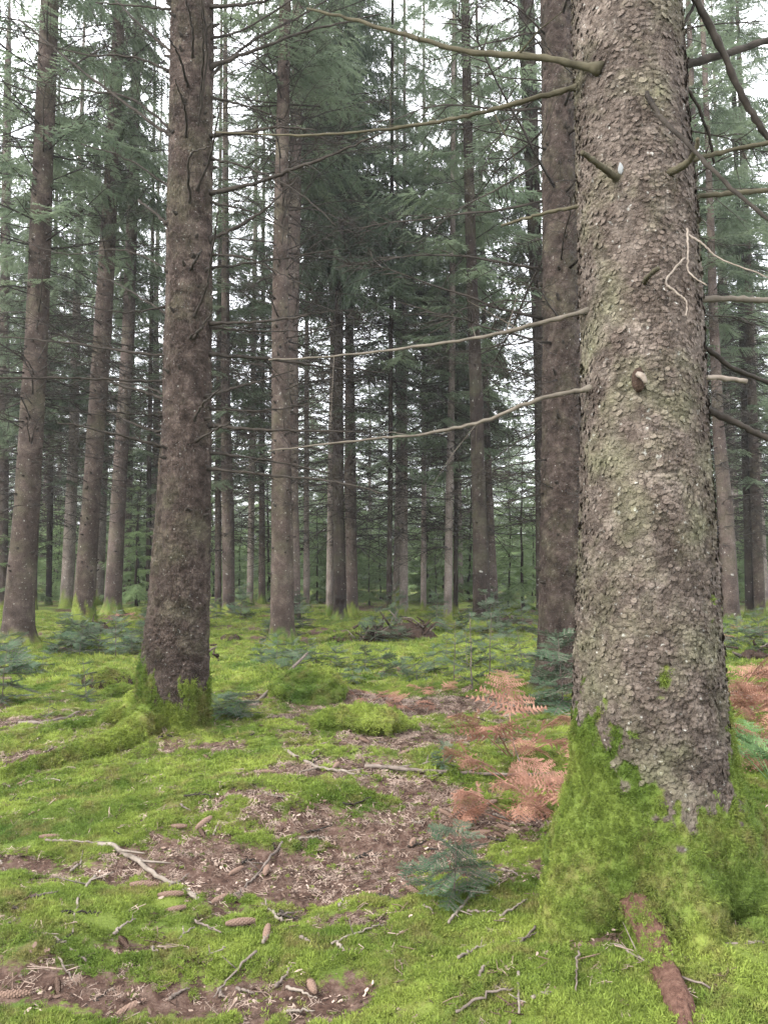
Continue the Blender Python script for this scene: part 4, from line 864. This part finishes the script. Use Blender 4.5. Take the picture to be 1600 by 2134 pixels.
# ------------------------------------------------------------------ bracken ferns
def pinna_mesh(r, V, Fq, o, d, s, nrm, L, npair, curl):
    """one pinna with leaflets"""
    for i_ in range(npair):
        u = (i_ + .4) / npair; c = o + d * L * u - nrm * curl * L * u * u
        for sg in (-1, 1):
            l = L * .24 * (1 - .75 * u) * r.uniform(.5, 1.2) + .002; t_ = c + (d * .45 + s * sg * .9 + nrm * r.normal(-.1, .3)) * l; w_ = d * (L / npair * .33); n = len(V)
            V += [c - w_, c + w_, t_ + w_ * .2]; Fq.append((n, n + 1, n + 2))
def frond(seed, npin=13, arch=.6, curl=.25):
    r = np.random.RandomState(seed); t = np.linspace(0, 1, 12); x = np.sin(t * (1 + arch)) / (1 + arch) * 1.05; z = np.where(t < .45, t * .85, 0); z = .75 * t - arch * .95 * t ** 2.3
    path = np.stack([x, .02 * np.cumsum(r.normal(0, .4, 12)), z], -1); W = tube(path, np.linspace(.007, .002, 12), 4, False); V = []; Fq = []
    for i_ in range(npin):
        u = .38 + .6 * i_ / npin; o = np.array([np.interp(u, t, path[:, q]) for q in range(3)]); k = min(10, int(u * 11)); d0 = path[k + 1] - path[k]; d0 /= np.linalg.norm(d0)
        s0 = np.array([0, 1.0, 0]); nrm = np.cross(d0, s0); L = .36 * (1 - .82 * (u - .38) / .6) * r.uniform(.85, 1.1)
        for sg in (-1, 1):
            d = s0 * sg * .93 + d0 * .35 + nrm * r.normal(.05, .15); d /= np.linalg.norm(d); s = np.cross(nrm, d); s /= np.linalg.norm(s)
            pinna_mesh(r, V, Fq, o, d, s, nrm, L, 9, curl * r.uniform(.3, 1.6)); n = len(V); V += [o - d0 * .004, o + d0 * .004, o + d * L - nrm * curl * L]; Fq.append((n, n + 1, n + 2))
    Vn = np.array(V); V, Fs = join([W, (Vn, np.array(Fq))]); return V, Fs
FR = [frond(400, arch=.45, curl=.15), frond(401, arch=.6, curl=.25), frond(402, arch=.3, curl=.2), frond(403, arch=.7, curl=.35)]
FRB = [mesh('frond', *f, M_FERN_BROWN, smooth=False) for f in FR]; FRG = [mesh('frond', *f, M_FERN_GREEN, smooth=False) for f in FR]
def fern(px_, py_, size, label, fronds, green=False, seed=0, group=None):
    r = np.random.RandomState(seed + 70); p = G(px_, py_); t = thing('bracken_fern', label, 'fern', tuple(p), group)
    for az, k, pit in fronds:
        o = link('frond', (FRG if green else FRB)[k], t); s = size * r.uniform(.85, 1.1); o.scale = (s, s, s); o.rotation_euler = (r.normal(0, .25), math.radians(pit), math.radians(az)); o.location = (0, 0, -.02)
    return t
fern(1072, 1585, .92, 'tall withered orange bracken fern left of the red brown spruce foot', [(200, 0, -12), (-20, 1, -20), (250, 0, -5), (100, 2, -15), (300, 1, 0)], seed=1)
fern(1100, 1660, .86, 'withered orange bracken fern in the middle, beside the big trunk', [(195, 1, -10), (170, 0, 0), (10, 1, -8), (330, 0, 0), (250, 1, 5)], seed=2)
fern(1085, 1715, .62, 'low withered bracken fern drooping to the cones', [(185, 1, -5), (215, 3, 0), (160, 1, 5), (20, 3, 0)], seed=3)
fern(1190, 1745, .74, 'withered bracken fern touching the left edge of the big trunk', [(215, 3, -15), (250, 1, -25), (120, 0, -20), (180, 1, -15)], seed=4)
fern(1175, 1600, .65, 'withered bracken fern tucked behind the big trunk', [(150, 1, 0), (210, 1, -5), (280, 0, -10)], seed=5)
fern(690, 1672, .34, 'flattened pale withered fern on the moss in the centre', [(20, 3, 22), (170, 3, 25), (60, 1, 25), (210, 3, 22)], seed=6)
fern(1150, 1640, .45, 'small withered bracken fern between its taller neighbours', [(160, 1, 0), (260, 1, -5), (200, 3, 0)], seed=15)
for q, (a, b, s) in enumerate(((1545, 1580, .85), (1600, 1520, .85), (1525, 1500, .85), (1570, 1480, .95), (1620, 1580, .8), (1600, 1440, .9), (1540, 1440, .9))):
    fern(a, b, s, 'withered orange bracken fern in the patch at the right edge', [(180 + 30 * k + q * 20, (k + q) % 4, -15 + 6 * k) for k in range(6)], seed=7 + q, group='withered ferns at the right edge')
fern(1615, 1640, .75, 'green bracken fern at the right edge beside the big trunk', [(185, 0, -25), (215, 1, -20), (150, 0, -15), (250, 1, -10), (100, 2, -10)], True, 30)
fern(1640, 1760, .5, 'pale green bracken fern low at the right edge behind the roots', [(185, 1, -15), (160, 0, -10), (220, 1, -5)], True, 31)
for q, (a, b) in enumerate(((770, 1460), (850, 1480), (905, 1445), (560, 1290), (600, 1288), (290, 1290), (260, 1285), (1500, 1330), (1590, 1320), (1545, 1315))):
    fern(a, b, .45, 'low withered bracken fern on the distant forest floor', [(40 + 70 * k, (k + q) % 4, 8) for k in range(5)], seed=40 + q, group='distant withered ferns')

# ------------------------------------------------------------------ stumps, logs, uprooted wood
def stump(px_, py_, s, label, seed, moss_n, name='mossy_stump', dark=.25, sq=(1, 1, 1)):
    p = G(px_, py_); t = thing(name, label, 'stump', tuple(p)); V, Fs = blob(np.array([0, 0, s * .1]), np.array([s, s * .8, s * .62]) * sq, seed, 40, 24, .55)
    V[:, 2] += .05 * s * (fbm(V[:, 0] * 9, V[:, 1] * 9, 3, seed) - .5); link('wood', mesh('wood', V, Fs, M_ROT if dark > .1 else M_MOSSBASE), t)
    k = RS.choice(len(V), moss_n); nn = V[k] / np.array([s, s * .8, s * .62]); nn /= np.linalg.norm(nn, axis=1)[:, None]; ok = (nn[:, 2] + .3 * RS.normal(0, 1, len(k)) > dark) | (fbm(V[k, 0] * 5, V[k, 1] * 5, 2, seed) > .55)
    scatter('stump_moss', V[k][ok] + RS.normal(0, .012, (ok.sum(), 3)), nn[ok], RS.uniform(.022, .045, ok.sum()), TUFTS, t, .4); return t
stump(640, 1452, .36, 'moss smothered stump mound with a stick leaning on it', 3, 2600, dark=-.1)
stump(655, 1425, .24, 'mossy overhanging stump top above the dark hollow of the mound', 6, 900, dark=.15)
stump(222, 1435, .30, 'rounded mossy stump left of the reddish trunk', 8, 1400, dark=.2)
stump(250, 1462, .22, 'smaller mossy lump at the foot of the left rounded stump', 9, 900, dark=.0)
stump(725, 1338, .36, 'dark rotten log end with moss cap in the centre clearing', 12, 900, 'rotten_log', .45, (1.2, .8, .7))
stump(480, 1338, .20, 'small dark stump on the moss left of the twin trunks', 14, 160, 'small_stump', .5)
stump(735, 1515, .33, 'low moss cushion mound in the centre of the needle litter', 16, 1500, dark=-.2, sq=(1.2, 1, .55))
def tangle(px_, py_, s, label, seed, n=46):
    r = np.random.RandomState(seed); p = G(px_, py_); t = thing('uprooted_roots', label, 'dead wood', tuple(p)); V, Fs = blob(np.array([0, 0, .02]), (s * .7, s * .4, s * .26), seed, 24, 14, .9); link('root_mass', mesh('root_mass', V, Fs, M_ROT), t)
    for q in range(n):
        o = np.array([r.uniform(-s, s) * .8, r.uniform(-s, s) * .4, r.uniform(.05, .3)]); d = np.array([r.normal(0, 1), r.normal(0, .5), abs(r.normal(.3, .5))]); d /= np.linalg.norm(d); L = r.uniform(.25, .75) * s
        link('root', mesh('root', *tube(np.array([o, o + d * L * .5 + r.normal(0, .04, 3), o + d * L + np.array([0, 0, -.1 * L])]), np.array([.03, .02, .008]) * r.uniform(.5, 1.3), 5), M_ROT if r.rand() < .75 else M_TWIG), t)
tangle(835, 1332, .85, 'dark tangled uprooted root heap in the centre clearing', 3)
tangle(770, 1338, .45, 'low rotten wood pile joining log end and root heap', 5, 16)
tangle(1045, 1305, .6, 'scattered dark roots right of the very dark trunk', 7, 14)
tangle(425, 1380, .35, 'dark root lump just right of the reddish trunk', 9, 6)
tangle(1575, 1375, .4, 'small dark stick heap at the right edge on the moss', 10, 8)
tangle(205, 1320, .5, 'flat dark wood beside the moss collared spruce', 12, 8)

# ------------------------------------------------------------------ cones
def cone_mesh(seed):
    r = np.random.RandomState(seed); parts = [tube(np.array([[x, 0, 0] for x in np.linspace(-.5, .5, 8)]), .11 * np.sin(np.linspace(.25, PI - .2, 8)) ** .6 + .01, 8)]
    for row in range(13):
        u = (row + .5) / 13; rad = .13 * math.sin(.22 + u * 2.72) ** .6
        for q in range(8):
            a = 2 * PI * (q + .5 * (row % 2)) / 8; n = np.array([0, math.cos(a), math.sin(a)]); s = np.array([0, -math.sin(a), math.cos(a)]); x = -.5 + u; b = np.array([x - .02, 0, 0]) + n * rad * .8; w_ = rad * .42
            V = np.array([b - s * w_, b + s * w_, b + np.array([.07, 0, 0]) + n * .03 + s * w_ * .9, b + np.array([.10, 0, 0]) + n * .035, b + np.array([.07, 0, 0]) + n * .03 - s * w_ * .9]); parts.append((V, np.array([(0, 1, 2), (0, 2, 3), (0, 3, 4)])))
    return mesh('spruce_cone', *join(parts), M_CONE, smooth=False)
CN = [cone_mesh(s) for s in range(2)]
cones = [(370, 1737, 'fallen spruce cone lying left of a pair on the moss'), (424, 1730, 'upper cone of a pair lying side by side on the moss'), (420, 1744, 'lower cone of a pair lying side by side on the moss'), (257, 1970, 'reddish cone pointing down on bare soil at the lower left'), (555, 1970, 'small upright cone end in the moss, lower centre'),
         (648, 2064, 'large cone lying towards the viewer at the bottom centre'), (362, 1914, 'pale cone below the long bent twig'), (355, 1884, 'cone just above the pale cone by the bent twig'), (765, 1869, 'pale cone left of the near fir sapling'), (120, 2061, 'whitish cone end near the bottom left corner'), (857, 1859, 'cone at the left foot of the near fir sapling'), (25, 2086, 'cone at the bottom left picture edge'), (270, 2116, 'cone at the very bottom left of centre'), (102, 1761, 'cone at the end of the thin twig on the left bank')]
SH = [(460, 1881), (492, 1824), (555, 1823), (1040, 1751), (1020, 1682), (1090, 1694), (950, 1665), (1025, 1668), (1075, 1700), (1100, 1718), (760, 1547), (645, 1565), (710, 1555), (557, 1617), (1000, 1740), (930, 1700), (860, 1760), (620, 1590), (780, 1600), (700, 1600), (50, 1640), (430, 1590), (500, 1940), (300, 1860), (840, 1580), (880, 1560), (1050, 1730), (985, 1690)]
for q, (a, b, lab) in enumerate(cones + [(a, b, None) for a, b in SH]):
    p = G(a, b); o = tag(link('spruce_cone', CN[q % 2], None, (p[0], p[1], float(HG(p[0], p[1])) + .012)), lab or 'fallen spruce cone on the litter in the middle distance', 'cone', 'fallen spruce cones' if lab else 'cones on the middle litter')
    s = .125 * random.uniform(.8, 1.1); o.scale = (s, s, s); o.rotation_euler = (random.uniform(0, 6), random.uniform(-.15, .15), {648: 1.9, 257: -1.0, 555: 1.6}.get(a, random.uniform(-1.4, 1.4)))

# ------------------------------------------------------------------ fallen twigs and sticks
def ground_twig(pts, w0, w1, label, mat=M_TWIG, group=None, forks=2, seed=0, lift=.012, cat='twig', name='fallen_twig'):
    r = np.random.RandomState(seed); w = []
    for a, b in pts: p = G(a, b); w.append([p[0], p[1], float(HG(p[0], p[1])) + lift])
    w = np.array(w); n = max(8, 6 * len(pts)); path = smooth_path(w, n); d = path[:, 1]; f = np.linspace(0, 1, n); rad = (w0 + (w1 - w0) * f) * d / F_PX / 2; path[:, 2] = np.maximum(path[:, 2], HG(path[:, 0], path[:, 1]) + rad * .4); path[1:-1] += r.normal(0, .003, (n - 2, 3)); parts = [tube(path, rad, 6)]; tot = np.linalg.norm(path[-1] - path[0])
    for q in range(forks):
        k = r.randint(2, n - 2); o = path[k]; dv = (path[k + 1] - path[k]); dv = dv / np.linalg.norm(dv) + r.normal(0, .7, 3); dv[2] = abs(dv[2]) * .5; dv /= np.linalg.norm(dv); l = tot * r.uniform(.1, .3)
        parts.append(tube(np.array([o, o + dv * l * .5, o + dv * l]), np.array([.6, .45, .25]) * rad[k], 4))
    o0 = path[0].copy(); V, Fs = join(parts); o = link(name, mesh(name, V - o0, Fs, mat), None, tuple(o0)); return tag(o, label, cat, group)
TWG = [([(205, 1770), (265, 1790), (330, 1835), (385, 1865), (430, 1902)], 11, 7, 'long pale bent twig lying across the moss at lower left'), ([(95, 1768), (150, 1769), (215, 1768)], 6, 4, 'thin pale twig left of the long bent one'), ([(588, 1762), (540, 1825), (510, 1858)], 6, 4, 'twig slanting over the bare soil in the lower centre'),
       ([(198, 1835), (165, 1890), (152, 1965)], 6, 4, 'bent twig on the left moss'), ([(80, 1963), (130, 1990), (180, 2018)], 6, 4, 'twig by the dark scraps at the lower left'), ([(122, 2012), (165, 2068)], 5, 3, 'short twig below the dark scraps at lower left'), ([(1003, 1865), (960, 1915), (935, 1947)], 8, 6, 'stick leaning on the moss below the near fir sapling'),
       ([(1115, 1955), (1070, 2008)], 6, 3, 'short twig on the moss left of the mossy hollow'), ([(1265, 1970), (1350, 2030), (1480, 2092)], 7, 4, 'twig crossing over the bare reddish root'), ([(1080, 2045), (1081, 2140)], 7, 5, 'upright twig on the moss at the bottom right'), ([(950, 2140), (1020, 2095), (1075, 2088)], 6, 4, 'curved twig meeting the upright one at the bottom'),
       ([(1205, 2005), (1200, 2095)], 5, 3, 'thin straight twig on the moss left of the reddish root'), ([(330, 1985), (430, 2005), (470, 2000)], 5, 3, 'thin level twig at lower left of centre'), ([(535, 2005), (490, 2040), (445, 2092)], 6, 3, 'curved twig above the bottom soil patch'), ([(400, 1935), (460, 1968)], 5, 3, 'short twig below the pale cone'), ([(545, 1905), (588, 1932)], 8, 6, 'stubby stick in the lower centre'),
       ([(800, 1606), (920, 1602)], 7, 5, 'short pale stick above the long sticks in the middle'), ([(760, 1603), (860, 1616), (1000, 1628), (1150, 1625)], 9, 6, 'long pale stick lying towards the withered ferns'), ([(592, 1570), (660, 1605), (740, 1617)], 8, 5, 'curved stick on the moss right of the reddish trunk'), ([(40, 1512), (110, 1508), (200, 1488)], 9, 6, 'dark stick on the litter at the left behind the long root'), ([(1500, 1995), (1610, 1988)], 6, 4, 'thin twig at the right edge below the roots'), ([(690, 1990), (760, 1960), (800, 1935)], 5, 3, 'thin twig at the edge of the bright moss bank')]
for q, (p_, a, b, lab) in enumerate(TWG): ground_twig(p_, a, b, lab, M_TWIG if q % 3 else M_PALE_WOOD, None, 2, q)
p0, p1 = G(530, 1475), G(640, 1425); w = np.array([p0 + [0, 0, .02], (p0 + p1) / 2 + [0, 0, .22], p1 + [0, 0, .42]]); V, Fs = tube(smooth_path(w, 12), np.linspace(.026, .018, 12), 7)
tag(link('leaning_stick', mesh('leaning_stick', V - p0, Fs, M_TWIG), None, tuple(p0)), 'thick bare stick leaning on the moss smothered stump mound', 'stick')
for q in range(90):
    a, b = random.uniform(0, 1180), 1500 + 634 * random.random() ** 1.2; an = random.uniform(-1.3, 1.3); l = random.uniform(25, 80) * (b - 1190) / 600
    ground_twig([(a, b), (a + l * math.cos(an) * .5 + random.uniform(-5, 5), b + .25 * l * math.sin(an)), (a + l * math.cos(an), b + .5 * l * math.sin(an))], 4.5 * (b - 1190) / 600 + 1, 2, 'small fallen twig lying loose on the forest floor', (M_TWIG, M_PALE_WOOD, M_DEAD)[q % 3], 'small loose fallen twigs', q % 3, 100 + q)

# ------------------------------------------------------------------ haze
def haze():
    x, y0, y1, z0, z1 = 110, -12, 150, -2.5, 36
    V = np.array([(-x, y0, z0), (x, y0, z0), (x, y1, z0), (-x, y1, z0), (-x, y0, z1), (x, y0, z1), (x, y1, z1), (-x, y1, z1)]); Fq = np.array([(3, 2, 1, 0), (4, 5, 6, 7), (0, 1, 5, 4), (1, 2, 6, 5), (2, 3, 7, 6), (3, 0, 4, 7)])
    m = bpy.data.materials.new('haze'); m.use_nodes = True; n = m.node_tree; n.nodes.clear(); o = n.nodes.new('ShaderNodeOutputMaterial'); v = n.nodes.new('ShaderNodeVolumePrincipled')
    v.inputs['Color'].default_value = (.95, .98, 1, 1); v.inputs['Density'].default_value = HAZE; n.links.new(v.outputs[0], o.inputs['Volume'])
    tag(link('haze', mesh('haze', V, Fq, m, smooth=False)), 'thin pale haze between the far trunks', 'haze', None, 'stuff')
HAZE = 0.0005
if HAZE: haze()
